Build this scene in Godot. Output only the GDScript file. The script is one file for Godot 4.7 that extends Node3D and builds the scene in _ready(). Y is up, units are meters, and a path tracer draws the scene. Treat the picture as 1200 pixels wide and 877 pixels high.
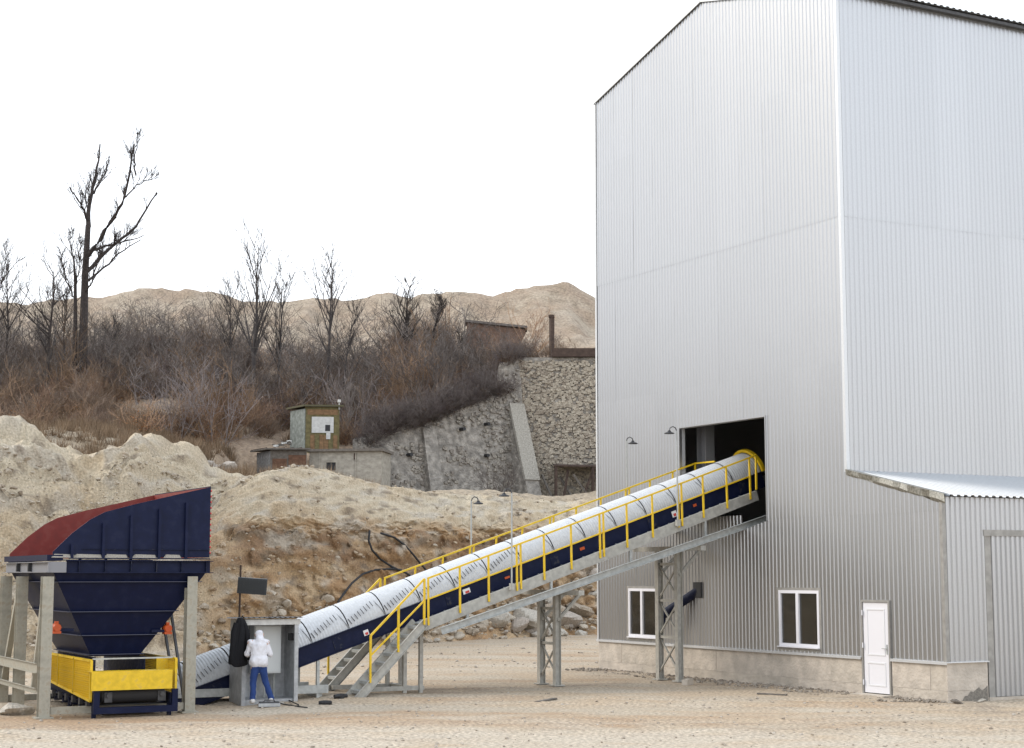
extends Node3D
# A steel processing hall with an inclined belt conveyor fed by a hopper, in a stone quarry, under an overcast sky.
# World axes: the hall's front wall is the plane x = 0, the conveyor climbs along +x at z = -0.7. Metres, y up.

const CAM := Vector3(-25.9, 2.85, 36.2)
const YAW := -28.3
const FPX := 1946.0
const Z0 := -0.7

var M := {}
var used := {}
var rng := RandomNumberGenerator.new()
var nz := FastNoiseLite.new()
var nz2 := FastNoiseLite.new()
var ncell := FastNoiseLite.new()

# ---------------------------------------------------------------- mesh helper
class MB:
	var v := PackedVector3Array()
	var n := PackedVector3Array()
	var c := PackedColorArray()
	var col := Color(1, 1, 1)
	func tri3(a: Vector3, b: Vector3, d: Vector3, na: Vector3, nb: Vector3, nd: Vector3) -> void:
		var g := (b - a).cross(d - a)
		if g.dot(na + nb + nd) > 0.0:
			v.append(a); v.append(d); v.append(b)
			n.append(na); n.append(nd); n.append(nb)
		else:
			v.append(a); v.append(b); v.append(d)
			n.append(na); n.append(nb); n.append(nd)
		c.append(col); c.append(col); c.append(col)
	func quad(a: Vector3, b: Vector3, d: Vector3, e: Vector3, out: Vector3) -> void:
		var g := (b - a).cross(e - a)
		if g.length_squared() < 1e-14:
			g = (d - b).cross(e - b)
		g = g.normalized()
		if g.dot(out) < 0.0:
			g = -g
		tri3(a, b, d, g, g, g)
		tri3(a, d, e, g, g, g)
	func tri(a: Vector3, b: Vector3, d: Vector3, out: Vector3) -> void:
		var g := (b - a).cross(d - a).normalized()
		if g.dot(out) < 0.0:
			g = -g
		tri3(a, b, d, g, g, g)
	func hexa(p: Array) -> void:
		# eight corners: 0-3 one end in order round, 4-7 the other end
		var mid := Vector3.ZERO
		for q in p:
			mid += q
		mid /= 8.0
		for f in [[0, 1, 2, 3], [4, 5, 6, 7], [0, 1, 5, 4], [1, 2, 6, 5], [2, 3, 7, 6], [3, 0, 4, 7]]:
			var fc: Vector3 = (p[f[0]] + p[f[1]] + p[f[2]] + p[f[3]]) / 4.0
			quad(p[f[0]], p[f[1]], p[f[2]], p[f[3]], fc - mid)
	func box(ce: Vector3, s: Vector3, b := Basis()) -> void:
		var p := []
		for k in [[-1, -1, -1], [1, -1, -1], [1, 1, -1], [-1, 1, -1], [-1, -1, 1], [1, -1, 1], [1, 1, 1], [-1, 1, 1]]:
			p.append(ce + b * (Vector3(k[0], k[1], k[2]) * s * 0.5))
		hexa(p)
	func mm(a: Vector3, b: Vector3) -> void:
		box((a + b) * 0.5, (b - a).abs())
	func bar(a: Vector3, b: Vector3, w: float, h: float, up := Vector3.UP) -> void:
		var d := (b - a).normalized()
		var s := d.cross(up)
		if s.length() < 0.01:
			s = d.cross(Vector3.RIGHT)
		s = s.normalized()
		var t := s.cross(d).normalized()
		box((a + b) * 0.5, Vector3(w, h, (b - a).length()), Basis(s, t, -d))
	func channel(a: Vector3, b: Vector3, depth: float, width: float, t: float, side: Vector3, up := Vector3.UP) -> void:
		# a C channel: a web and two flanges that point to SIDE
		var d := (b - a).normalized()
		var u := (up - d * up.dot(d)).normalized()
		bar(a, b, t, depth, u)
		for k in [-1.0, 1.0]:
			var o: Vector3 = u * (k * (depth - t) * 0.5) + side * (width * 0.5)
			bar(a + o, b + o, width, t, u)
	func hbeam(a: Vector3, b: Vector3, depth: float, width: float, t: float, up: Vector3) -> void:
		# an H section: flanges at the two ends of UP
		var d := (b - a).normalized()
		var u := (up - d * up.dot(d)).normalized()
		bar(a, b, t, depth - 2.0 * t, u)
		for k in [-1.0, 1.0]:
			var o: Vector3 = u * (k * (depth - t) * 0.5)
			bar(a + o, b + o, width, t, u)
	func tube(pts: Array, rads: Array, sides := 6, caps := true) -> void:
		var rings := []
		var nors := []
		var ref := Vector3(0.31, 0.77, 0.55)
		for i in pts.size():
			var d: Vector3
			if i == 0:
				d = pts[1] - pts[0]
			elif i == pts.size() - 1:
				d = pts[i] - pts[i - 1]
			else:
				d = pts[i + 1] - pts[i - 1]
			d = d.normalized()
			var s := d.cross(ref)
			if s.length() < 0.05:
				s = d.cross(Vector3.RIGHT)
			s = s.normalized()
			var t := s.cross(d)
			var ring := []
			var nn := []
			for k in sides:
				var a := TAU * k / sides
				var o := s * cos(a) + t * sin(a)
				ring.append(pts[i] + o * rads[i])
				nn.append(o)
			rings.append(ring)
			nors.append(nn)
		for i in pts.size() - 1:
			for k in sides:
				var k2 := (k + 1) % sides
				tri3(rings[i][k], rings[i + 1][k], rings[i + 1][k2], nors[i][k], nors[i + 1][k], nors[i + 1][k2])
				tri3(rings[i][k], rings[i + 1][k2], rings[i][k2], nors[i][k], nors[i + 1][k2], nors[i][k2])
		if caps:
			for e in [0, pts.size() - 1]:
				var o: Vector3 = (pts[0] - pts[1]) if e == 0 else (pts[e] - pts[e - 1])
				for k in range(1, sides - 1):
					tri(rings[e][0], rings[e][k], rings[e][k + 1], o)
	func lathe(base: Vector3, prof: Array, sides := 12, ax := Vector3.UP) -> void:
		# profile of Vector2(radius, along)
		var s := ax.cross(Vector3(0.3, 0.2, 0.9)).normalized()
		var t := s.cross(ax).normalized()
		for i in prof.size() - 1:
			var p: Vector2 = prof[i]
			var q: Vector2 = prof[i + 1]
			var sl := Vector2(q.y - p.y, p.x - q.x).normalized()
			for k in sides:
				var a0 := TAU * k / sides
				var a1 := TAU * (k + 1) / sides
				var d0 := s * cos(a0) + t * sin(a0)
				var d1 := s * cos(a1) + t * sin(a1)
				var n0 := (d0 * sl.x + ax * sl.y).normalized()
				var n1 := (d1 * sl.x + ax * sl.y).normalized()
				var A := base + ax * p.y + d0 * p.x
				var B := base + ax * p.y + d1 * p.x
				var Cc := base + ax * q.y + d1 * q.x
				var D := base + ax * q.y + d0 * q.x
				if p.x > 1e-5:
					tri3(A, B, Cc, n0, n1, n1)
				if q.x > 1e-5:
					tri3(A, Cc, D, n0, n1, n0)
	func mesh(off := Vector3.ZERO) -> ArrayMesh:
		var w := v.duplicate()
		if off != Vector3.ZERO:
			for i in w.size():
				w[i] -= off
		var arr := []
		arr.resize(Mesh.ARRAY_MAX)
		arr[Mesh.ARRAY_VERTEX] = w
		arr[Mesh.ARRAY_NORMAL] = n
		arr[Mesh.ARRAY_COLOR] = c
		var m := ArrayMesh.new()
		m.add_surface_from_arrays(Mesh.PRIMITIVE_TRIANGLES, arr)
		return m

# a smooth indexed grid of nu x nv points
func grid_mesh(p: PackedVector3Array, col: PackedColorArray, nu: int, nv: int) -> ArrayMesh:
	var nor := PackedVector3Array()
	nor.resize(p.size())
	var total := 0.0
	for j in nv:
		for i in nu:
			var a := p[j * nu + mini(i + 1, nu - 1)] - p[j * nu + maxi(i - 1, 0)]
			var b := p[mini(j + 1, nv - 1) * nu + i] - p[maxi(j - 1, 0) * nu + i]
			nor[j * nu + i] = a.cross(b).normalized()
			total += nor[j * nu + i].y
	if total < 0.0:
		for k in nor.size():
			nor[k] = -nor[k]
	var idx := PackedInt32Array()
	for j in nv - 1:
		for i in nu - 1:
			var a := j * nu + i
			var b := a + 1
			var d := a + nu
			var e := d + 1
			if total > 0.0:
				idx.append_array(PackedInt32Array([a, d, b, b, d, e]))
			else:
				idx.append_array(PackedInt32Array([a, b, d, b, e, d]))
	var arr := []
	arr.resize(Mesh.ARRAY_MAX)
	arr[Mesh.ARRAY_VERTEX] = p
	arr[Mesh.ARRAY_NORMAL] = nor
	arr[Mesh.ARRAY_COLOR] = col
	arr[Mesh.ARRAY_INDEX] = idx
	var m := ArrayMesh.new()
	m.add_surface_from_arrays(Mesh.PRIMITIVE_TRIANGLES, arr)
	return m

# ---------------------------------------------------------------- naming helpers
func numbered(called: String) -> String:
	var k: int = used.get(called, 0)
	used[called] = k + 1
	return called if k == 0 else "%s_%03d" % [called, k]

func tag(o: Node, label: String, category: String, group := "") -> Node:
	o.set_meta("label", label)
	o.set_meta("category", category)
	if group != "":
		o.set_meta("group", group)
	return o

func thing(called: String, label: String, category: String, at: Vector3, group := "") -> Node3D:
	var o := Node3D.new()
	o.name = numbered(called)
	add_child(o)
	o.position = at
	tag(o, label, category, group)
	return o

func origin_of(parent: Node) -> Vector3:
	var p := Vector3.ZERO
	var q := parent
	while q != self and q != null:
		p += (q as Node3D).position
		q = q.get_parent()
	return p

# a part: vertices are given in world coordinates
func part(called: String, mb: MB, mat: Material, parent: Node) -> MeshInstance3D:
	var o := MeshInstance3D.new()
	o.name = called
	o.mesh = mb.mesh(origin_of(parent))
	o.material_override = mat
	parent.add_child(o, true)
	return o

func piece(called: String, mesh: Mesh, mat: Material, parent: Node, t: Transform3D) -> MeshInstance3D:
	var o := MeshInstance3D.new()
	o.name = called
	o.mesh = mesh
	o.material_override = mat
	t.origin -= origin_of(parent)
	o.transform = t
	parent.add_child(o, true)
	return o

func single(called: String, mb: MB, mat: Material, at: Vector3, label: String, category: String, group := "") -> MeshInstance3D:
	var o := MeshInstance3D.new()
	o.name = numbered(called)
	o.mesh = mb.mesh(at)
	o.material_override = mat
	add_child(o)
	o.position = at
	tag(o, label, category, group)
	return o

func setting(called: String, mesh: Mesh, mat: Material) -> MeshInstance3D:
	var o := MeshInstance3D.new()
	o.name = called
	o.mesh = mesh
	o.material_override = mat
	o.set_meta("kind", "structure")
	add_child(o)
	return o

func stuff(called: String, mesh: Mesh, mat: Material, xf: Array, cols: Array, label: String, category: String) -> void:
	var mm := MultiMesh.new()
	mm.transform_format = MultiMesh.TRANSFORM_3D
	mm.use_colors = true
	mm.mesh = mesh
	mm.instance_count = xf.size()
	for i in xf.size():
		mm.set_instance_transform(i, xf[i])
		mm.set_instance_color(i, cols[i])
	var o := MultiMeshInstance3D.new()
	o.name = numbered(called)
	o.multimesh = mm
	o.material_override = mat
	o.set_meta("kind", "stuff")
	tag(o, label, category)
	add_child(o)

# ---------------------------------------------------------------- materials
func noise_tex(freq: float, oct: int, lo: float, hi: float, sd: int, type := FastNoiseLite.TYPE_SIMPLEX_SMOOTH, normal := false, bump := 4.0, size := 512) -> NoiseTexture2D:
	var f := FastNoiseLite.new()
	f.noise_type = type
	f.frequency = freq
	f.fractal_octaves = oct
	f.seed = sd
	var t := NoiseTexture2D.new()
	t.width = size
	t.height = size
	t.seamless = true
	t.noise = f
	if normal:
		t.as_normal_map = true
		t.bump_strength = bump
	else:
		var g := Gradient.new()
		g.set_color(0, Color(lo, lo, lo))
		g.set_color(1, Color(hi, hi, hi))
		t.color_ramp = g
	return t

func worn_tex(paint: Color, worn: Color, from: float, sd: int, freq := 0.02) -> NoiseTexture2D:
	var t := noise_tex(freq, 6, 0, 1, sd)
	var g := Gradient.new()
	g.offsets = PackedFloat32Array([0.0, from, minf(from + 0.10, 0.97), 1.0])
	var a := paint.linear_to_srgb()
	g.colors = PackedColorArray([a.darkened(0.12), a, a.lerp(worn.linear_to_srgb(), 0.55), worn.linear_to_srgb()])
	t.color_ramp = g
	return t

func mat(c: Color, rough: float, metal := 0.0, tex: Texture2D = null, scale := 1.0, nor: Texture2D = null, nstr := 0.5) -> StandardMaterial3D:
	var m := StandardMaterial3D.new()
	m.albedo_color = c.linear_to_srgb()
	m.roughness = rough
	m.metallic = metal
	if tex or nor:
		m.uv1_triplanar = true
		m.uv1_world_triplanar = true
		m.uv1_scale = Vector3.ONE * scale
	if tex:
		m.albedo_texture = tex
	if nor:
		m.normal_enabled = true
		m.normal_texture = nor
		m.normal_scale = nstr
	return m

func vmat(rough: float, tex: Texture2D = null, scale := 1.0, nor: Texture2D = null, nstr := 0.5) -> StandardMaterial3D:
	var m := mat(Color(1, 1, 1), rough, 0.0, tex, scale, nor, nstr)
	m.vertex_color_use_as_albedo = true
	return m

func make_materials() -> void:
	var grain := noise_tex(0.05, 5, 0.62, 1.0, 3)
	var blotch := noise_tex(0.012, 5, 0.66, 1.0, 4)
	var soft := noise_tex(0.012, 5, 0.84, 1.0, 5)
	var gn := noise_tex(0.06, 5, 0, 1, 6, FastNoiseLite.TYPE_SIMPLEX_SMOOTH, true, 6.0)
	M.ground = vmat(0.95, grain, 0.37, gn, 0.6)
	M.bank = vmat(0.95, grain, 0.35, gn, 1.2)
	M.hill = vmat(0.95, grain, 0.12, gn, 1.0)
	M.rock = vmat(0.9, grain, 0.9, gn, 0.8)
	# galvanised sheet in three tones
	var spangle := noise_tex(0.05, 4, 0.965, 1.0, 9)
	M.zinc = []
	for k in 4:
		var t: float = [0.49, 0.483, 0.497, 0.487][k]
		var m := mat(Color(t, t * 1.01, t * 1.03), 0.36, 1.0, spangle, 0.6)
		m.uv1_offset = Vector3(0.31 * k, 0.17 * k, 0.53 * k)
		M.zinc.append(m)
	M.flash = mat(Color(0.66, 0.67, 0.68), 0.42, 0.5, spangle, 0.5)
	M.flash_dull = mat(Color(0.38, 0.365, 0.34), 0.55, 0.4, soft, 0.6)
	M.zinc_roof = mat(Color(0.62, 0.63, 0.64), 0.5, 0.7, spangle, 0.2)
	M.concrete = mat(Color(0.60, 0.53, 0.45), 0.92, 0.0, soft, 0.35, gn, 0.35)
	M.concrete_b = mat(Color(0.57, 0.505, 0.425), 0.92, 0.0, soft, 0.3, gn, 0.35)
	M.mortar = mat(Color(0.30, 0.27, 0.23), 0.95)
	M.inside = mat(Color(0.38, 0.38, 0.38), 0.8)
	M.inside_floor = mat(Color(0.32, 0.30, 0.27), 0.9)
	M.pvc = mat(Color(0.72, 0.71, 0.74), 0.4)
	M.pvc_moulding = mat(Color(0.70, 0.70, 0.71), 0.45)  # slightly greyer plastic of the door mouldings
	var g := StandardMaterial3D.new()
	g.albedo_color = Color(0.16, 0.15, 0.13, 0.5)
	g.transparency = BaseMaterial3D.TRANSPARENCY_ALPHA
	g.roughness = 0.05
	g.metallic_specular = 1.0
	M.glass = g
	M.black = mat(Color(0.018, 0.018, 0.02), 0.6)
	M.rubber = mat(Color(0.02, 0.02, 0.022), 0.75)
	M.navy = mat(Color(1, 1, 1), 0.5, 0.0, worn_tex(Color(0.0055, 0.0095, 0.037), Color(0.011, 0.015, 0.042), 0.6, 61, 0.009), 0.7)
	M.navy.metallic_specular = 0.3
	M.navy_dusty = mat(Color(1, 1, 1), 0.6, 0.0, worn_tex(Color(0.008, 0.012, 0.036), Color(0.05, 0.048, 0.055), 0.6, 62, 0.01), 1.0)
	M.navy_dusty.metallic_specular = 0.3
	M.red = mat(Color(1, 1, 1), 0.5, 0.0, worn_tex(Color(0.19, 0.020, 0.014), Color(0.20, 0.035, 0.026), 0.6, 63, 0.009), 0.7)
	M.yellow = mat(Color(1, 1, 1), 0.42, 0.0, worn_tex(Color(0.76, 0.50, 0.012), Color(0.62, 0.42, 0.06), 0.66, 64, 0.01), 0.9)
	M.yellow_dirty = mat(Color(1, 1, 1), 0.5, 0.0, worn_tex(Color(0.74, 0.47, 0.012), Color(0.52, 0.36, 0.09), 0.64, 65), 1.5)
	M.beige = mat(Color(1, 1, 1), 0.6, 0.0, worn_tex(Color(0.35, 0.33, 0.27), Color(0.29, 0.25, 0.19), 0.62, 66, 0.012), 0.8)
	M.steel = mat(Color(0.50, 0.51, 0.49), 0.5, 0.2, soft, 0.9)
	M.steel_warm = mat(Color(0.47, 0.455, 0.41), 0.55, 0.15, soft, 0.9)
	M.steel_dark = mat(Color(0.10, 0.10, 0.105), 0.55, 0.3, blotch, 1.0)
	M.hood = mat(Color(0.60, 0.61, 0.625), 0.42, 0.0, noise_tex(0.02, 5, 0.88, 1.0, 71), 0.8)
	M.orange = mat(Color(0.52, 0.08, 0.012), 0.5)
	M.sticker_white = mat(Color(0.75, 0.75, 0.75), 0.5)
	M.sticker_red = mat(Color(0.55, 0.05, 0.04), 0.5)
	M.dust = mat(Color(0.50, 0.45, 0.38), 0.95, 0.0, grain, 1.5, gn, 0.6)
	M.booth = mat(Color(0.50, 0.51, 0.52), 0.5, 0.4, soft, 0.9)
	M.cabinet = mat(Color(0.74, 0.76, 0.75), 0.45)
	M.bark = mat(Color(0.075, 0.06, 0.054), 0.95, 0.0, blotch, 0.7)
	M.bark_grey = mat(Color(0.10, 0.085, 0.08), 0.95, 0.0, blotch, 0.7)
	M.twig = vmat(0.95)
	M.grass = vmat(0.95)
	M.stone = vmat(0.92, grain, 0.3, gn, 0.8)
	M.wall_render = mat(Color(0.52, 0.475, 0.42), 0.95, 0.0, noise_tex(0.02, 5, 0.5, 1.0, 21), 0.16, gn, 1.0)
	M.slab = mat(Color(0.56, 0.52, 0.45), 0.95, 0.0, grain, 0.35, gn, 0.9)
	M.rust = mat(Color(0.19, 0.095, 0.055), 0.85, 0.0, blotch, 0.6)
	M.rust_dark = mat(Color(0.10, 0.065, 0.05), 0.9, 0.0, blotch, 0.6)
	M.olive = mat(Color(0.21, 0.175, 0.075), 0.85, 0.0, blotch, 0.7)
	M.wood = mat(Color(0.30, 0.175, 0.085), 0.85, 0.0, blotch, 0.8)
	M.wood_grey = mat(Color(0.20, 0.175, 0.15), 0.9, 0.0, blotch, 0.8)
	M.white_old = mat(Color(0.66, 0.65, 0.62), 0.8, 0.0, soft, 0.8)
	M.grey_green = mat(Color(0.33, 0.36, 0.33), 0.85, 0.0, blotch, 0.5)
	M.stucco = mat(Color(0.52, 0.475, 0.40), 0.95, 0.0, noise_tex(0.02, 4, 0.7, 1.0, 33), 0.3, gn, 0.5)
	M.brick = mat(Color(0.24, 0.15, 0.11), 0.95, 0.0, blotch, 0.5, gn, 0.8)
	M.denim = mat(Color(0.016, 0.045, 0.17), 0.9)
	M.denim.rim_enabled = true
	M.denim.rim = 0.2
	M.cloth_white = mat(Color(0.66, 0.65, 0.68), 0.9)
	M.cloth_black = mat(Color(0.004, 0.004, 0.006), 0.95)
	M.skin = mat(Color(0.52, 0.33, 0.25), 0.55)
	M.shoe = mat(Color(0.62, 0.60, 0.58), 0.6)
	M.eye = mat(Color(0.05, 0.04, 0.03), 0.3)

# ---------------------------------------------------------------- coordinates
# r = metres to the right of the camera's axis, f = metres ahead of it (a turned ground frame, used to lay out the land)
func V(r: float, y: float, f: float) -> Vector3:
	var a := deg_to_rad(YAW)
	return Vector3(CAM.x + cos(a) * r - sin(a) * f, y, CAM.z - sin(a) * r - cos(a) * f)

func pixel_dir(x: float, y: float) -> Vector3:
	var a := deg_to_rad(YAW)
	var p := atan(234.5 / FPX)
	var f0 := Vector3(-sin(a), 0, -cos(a))
	var rr := Vector3(cos(a), 0, -sin(a))
	var f := f0 * cos(p) + Vector3.UP * sin(p)
	var u := rr.cross(f)
	return f + rr * ((x - 600.0) / FPX) + u * ((438.5 - y) / FPX)

func at_depth(x: float, y: float, depth: float) -> Vector3:
	var a := deg_to_rad(YAW)
	var f0 := Vector3(-sin(a), 0, -cos(a))
	var d := pixel_dir(x, y)
	return CAM + d * (depth / d.dot(f0))

func lerp_list(xs: Array, ys: Array, x: float) -> float:
	if x <= xs[0]:
		return ys[0]
	for i in range(1, xs.size()):
		if x <= xs[i]:
			return lerpf(ys[i - 1], ys[i], (x - xs[i - 1]) / (xs[i] - xs[i - 1]))
	return ys[ys.size() - 1]

# ---------------------------------------------------------------- the land
func yard(r: float, f: float) -> float:
	var h := 0.07
	var p := Vector2(r + 8.4, f - 35.0)
	h -= 0.13 * exp(-p.length_squared() / 18.0)
	h += nz.get_noise_2d(r * 6.0, f * 6.0) * 0.035 + nz2.get_noise_2d(r * 40.0, f * 40.0) * 0.012
	h -= 0.10 * smoothstep(33.0, 28.0, f)
	# wheel ruts along the front
	for lane in [[30.2, 0.05], [31.9, 0.05], [36.4, -0.16], [38.2, -0.16]]:
		var g: float = f - (lane[0] + lane[1] * r + nz.get_noise_1d(r * 3.0 + lane[0]) * 1.2)
		h += -0.03 * exp(-g * g / 0.10) + 0.025 * exp(-pow(absf(g) - 0.42, 2.0) / 0.02)
	return h

const FOOT_R := [-60.0, -24.0, -16.0, -13.0, -11.0, -8.0, -4.0, 2.0, 12.0, 40.0]
const FOOT_F := [42.0, 44.5, 46.5, 51.0, 56.0, 62.0, 68.0, 76.0, 84.0, 92.0]

func foot(r: float) -> float:
	return lerp_list(FOOT_R, FOOT_F, r) + nz.get_noise_1d(r * 5.0) * 1.4

func bank_height(r: float, d: float) -> float:
	var w := smoothstep(-12.5, -9.5, r)
	var hr := lerp_list([-1.0, 0.0, 1.6, 2.1, 2.7, 3.3, 6.6, 10.0, 16.0], [-0.5, 0.0, 0.95, 2.2, 4.5, 5.0, 6.5, 6.5, 6.0], d)
	var hl := lerp_list([-1.0, 0.0, 3.0, 8.6, 10.4, 12.5, 17.0], [-0.5, 0.0, 1.9, 6.5, 7.3, 6.8, 6.0], d)
	var h := lerpf(hl, hr, w)
	var up := smoothstep(3.0, 8.0, d)
	h += up * (0.75 * exp(-pow((r + 17.5) / 2.2, 2.0)) + 0.85 * exp(-pow((r + 13.2) / 0.6, 2.0)) + 0.35 * exp(-pow((r + 12.3) / 0.4, 2.0)) - 0.45 * exp(-pow((r + 14.8) / 0.8, 2.0)) - 0.35 * exp(-pow((r + 11.0) / 1.3, 2.0)))
	h += up * 0.75 * exp(-pow((r + 8.6) / 2.4, 2.0))
	return h

func hill(r: float, f: float) -> float:
	var edge := foot(r) + lerpf(10.5, 7.0, smoothstep(-12.5, -9.5, r))
	var left := lerp_list([50.0, 66.0, 80.0, 92.0, 100.0, 115.0, 128.0, 142.0, 200.0], [5.4, 6.4, 8.2, 9.0, 11.2, 15.6, 19.0, 19.6, 19.6], f)
	left += 1.6 * smoothstep(-12.0, -22.0, r) * smoothstep(62.0, 80.0, f)
	var top := lerp_list([-8.6, -4.9, -1.85, -0.6, -0.4, 0.5], [10.5, 12.0, 13.4, 13.6, 15.6, 16.0], r)
	var face := wall_line(r) + 0.6
	var right: float
	if f < face:
		right = lerp_list([60.0, 90.0, 100.0], [6.2, 7.0, 7.3], f)
	else:
		right = lerpf(top - 0.25, 18.9, clampf((f - face) / 20.0, 0.0, 1.0)) + maxf(0.0, f - face - 20.0) * 0.03
	var h := lerpf(left, right, smoothstep(-9.0, -7.4, r))
	# a level shelf for the sheds
	var shelf := smoothstep(-16.0, -14.5, r) * smoothstep(-6.0, -7.6, r) * smoothstep(94.2, 93.2, f)
	h = lerpf(h, minf(h, 7.0), shelf)
	h += nz.get_noise_2d(r * 3.0, f * 3.0) * 0.55 * smoothstep(66.0, 84.0, f) * (1.0 - shelf)
	if f < edge + 1.0:
		h -= (edge + 1.0 - f) * 1.2
	return h

func wall_line(r: float) -> float:
	return 95.0 + (r + 7.4) * 0.72 if r < 0.5 else 100.7

const RIDGE_X := [-2600.0, -500.0, 60.0, 150.0, 200.0, 240.0, 280.0, 330.0, 360.0, 400.0, 430.0, 452.0, 480.0, 510.0, 540.0, 570.0, 600.0, 622.0, 640.0, 662.0, 680.0, 700.0, 760.0, 900.0, 2600.0]
const RIDGE_Y := [380.0, 372.0, 352.0, 339.0, 336.0, 338.0, 350.0, 353.0, 347.0, 352.0, 346.0, 340.0, 347.0, 343.0, 339.0, 344.0, 339.0, 333.0, 331.0, 330.0, 337.0, 350.0, 352.0, 350.0, 380.0]

func sand(r: float, f: float) -> float:
	var x := 600.0 + r * FPX / 155.0
	var top := 2.85 + (673.0 - lerp_list(RIDGE_X, RIDGE_Y, x)) * 155.0 / FPX
	var t := (f - 155.0)
	var h: float
	if t < 0:
		h = lerpf(top, 19.0, pow(clampf(-t / 27.0, 0.0, 1.2), 0.85))
	else:
		h = top - t * 0.38
	# dumped cones and gullies on the face
	var cone := ncell.get_noise_2d(r * 1.0, f * 1.0)
	h += cone * 1.3 * smoothstep(155.0, 150.0, f) * smoothstep(126.0, 134.0, f)
	h += nz.get_noise_2d(r * 5.0, f * 5.0) * 0.5 + nz2.get_noise_2d(r * 9.0, f * 3.0) * 0.6 * smoothstep(156.0, 150.0, f)
	return h

func land(r: float, f: float) -> float:
	var h := maxf(yard(r, f), bank_height(r, f - foot(r)))
	if f > foot(r) + 6.0:
		h = maxf(h, hill(r, f))
	if f > 128.0:
		h = maxf(h, sand(r, f))
	return h

# where the line of sight through a pixel of the photograph meets the land
func hit(x: float, y: float, from := 24.0, to := 190.0) -> Vector3:
	var a := deg_to_rad(YAW)
	var t := from
	while t < to:
		var p := at_depth(x, y, t)
		var r := (p - CAM).dot(Vector3(cos(a), 0, -sin(a)))
		if land(r, t) >= p.y:
			return p
		t += 0.1
	return at_depth(x, y, to)

func steps(list: Array) -> PackedFloat32Array:
	# [from, to, step] ranges joined
	var o := PackedFloat32Array()
	for e in list:
		var x: float = e[0]
		while x < e[1] - 1e-4:
			o.append(x)
			x += e[2]
	o.append(list[list.size() - 1][1])
	return o

func mixc(a: Color, b: Color, t: float) -> Color:
	return a.lerp(b, clampf(t, 0.0, 1.0))

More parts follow.
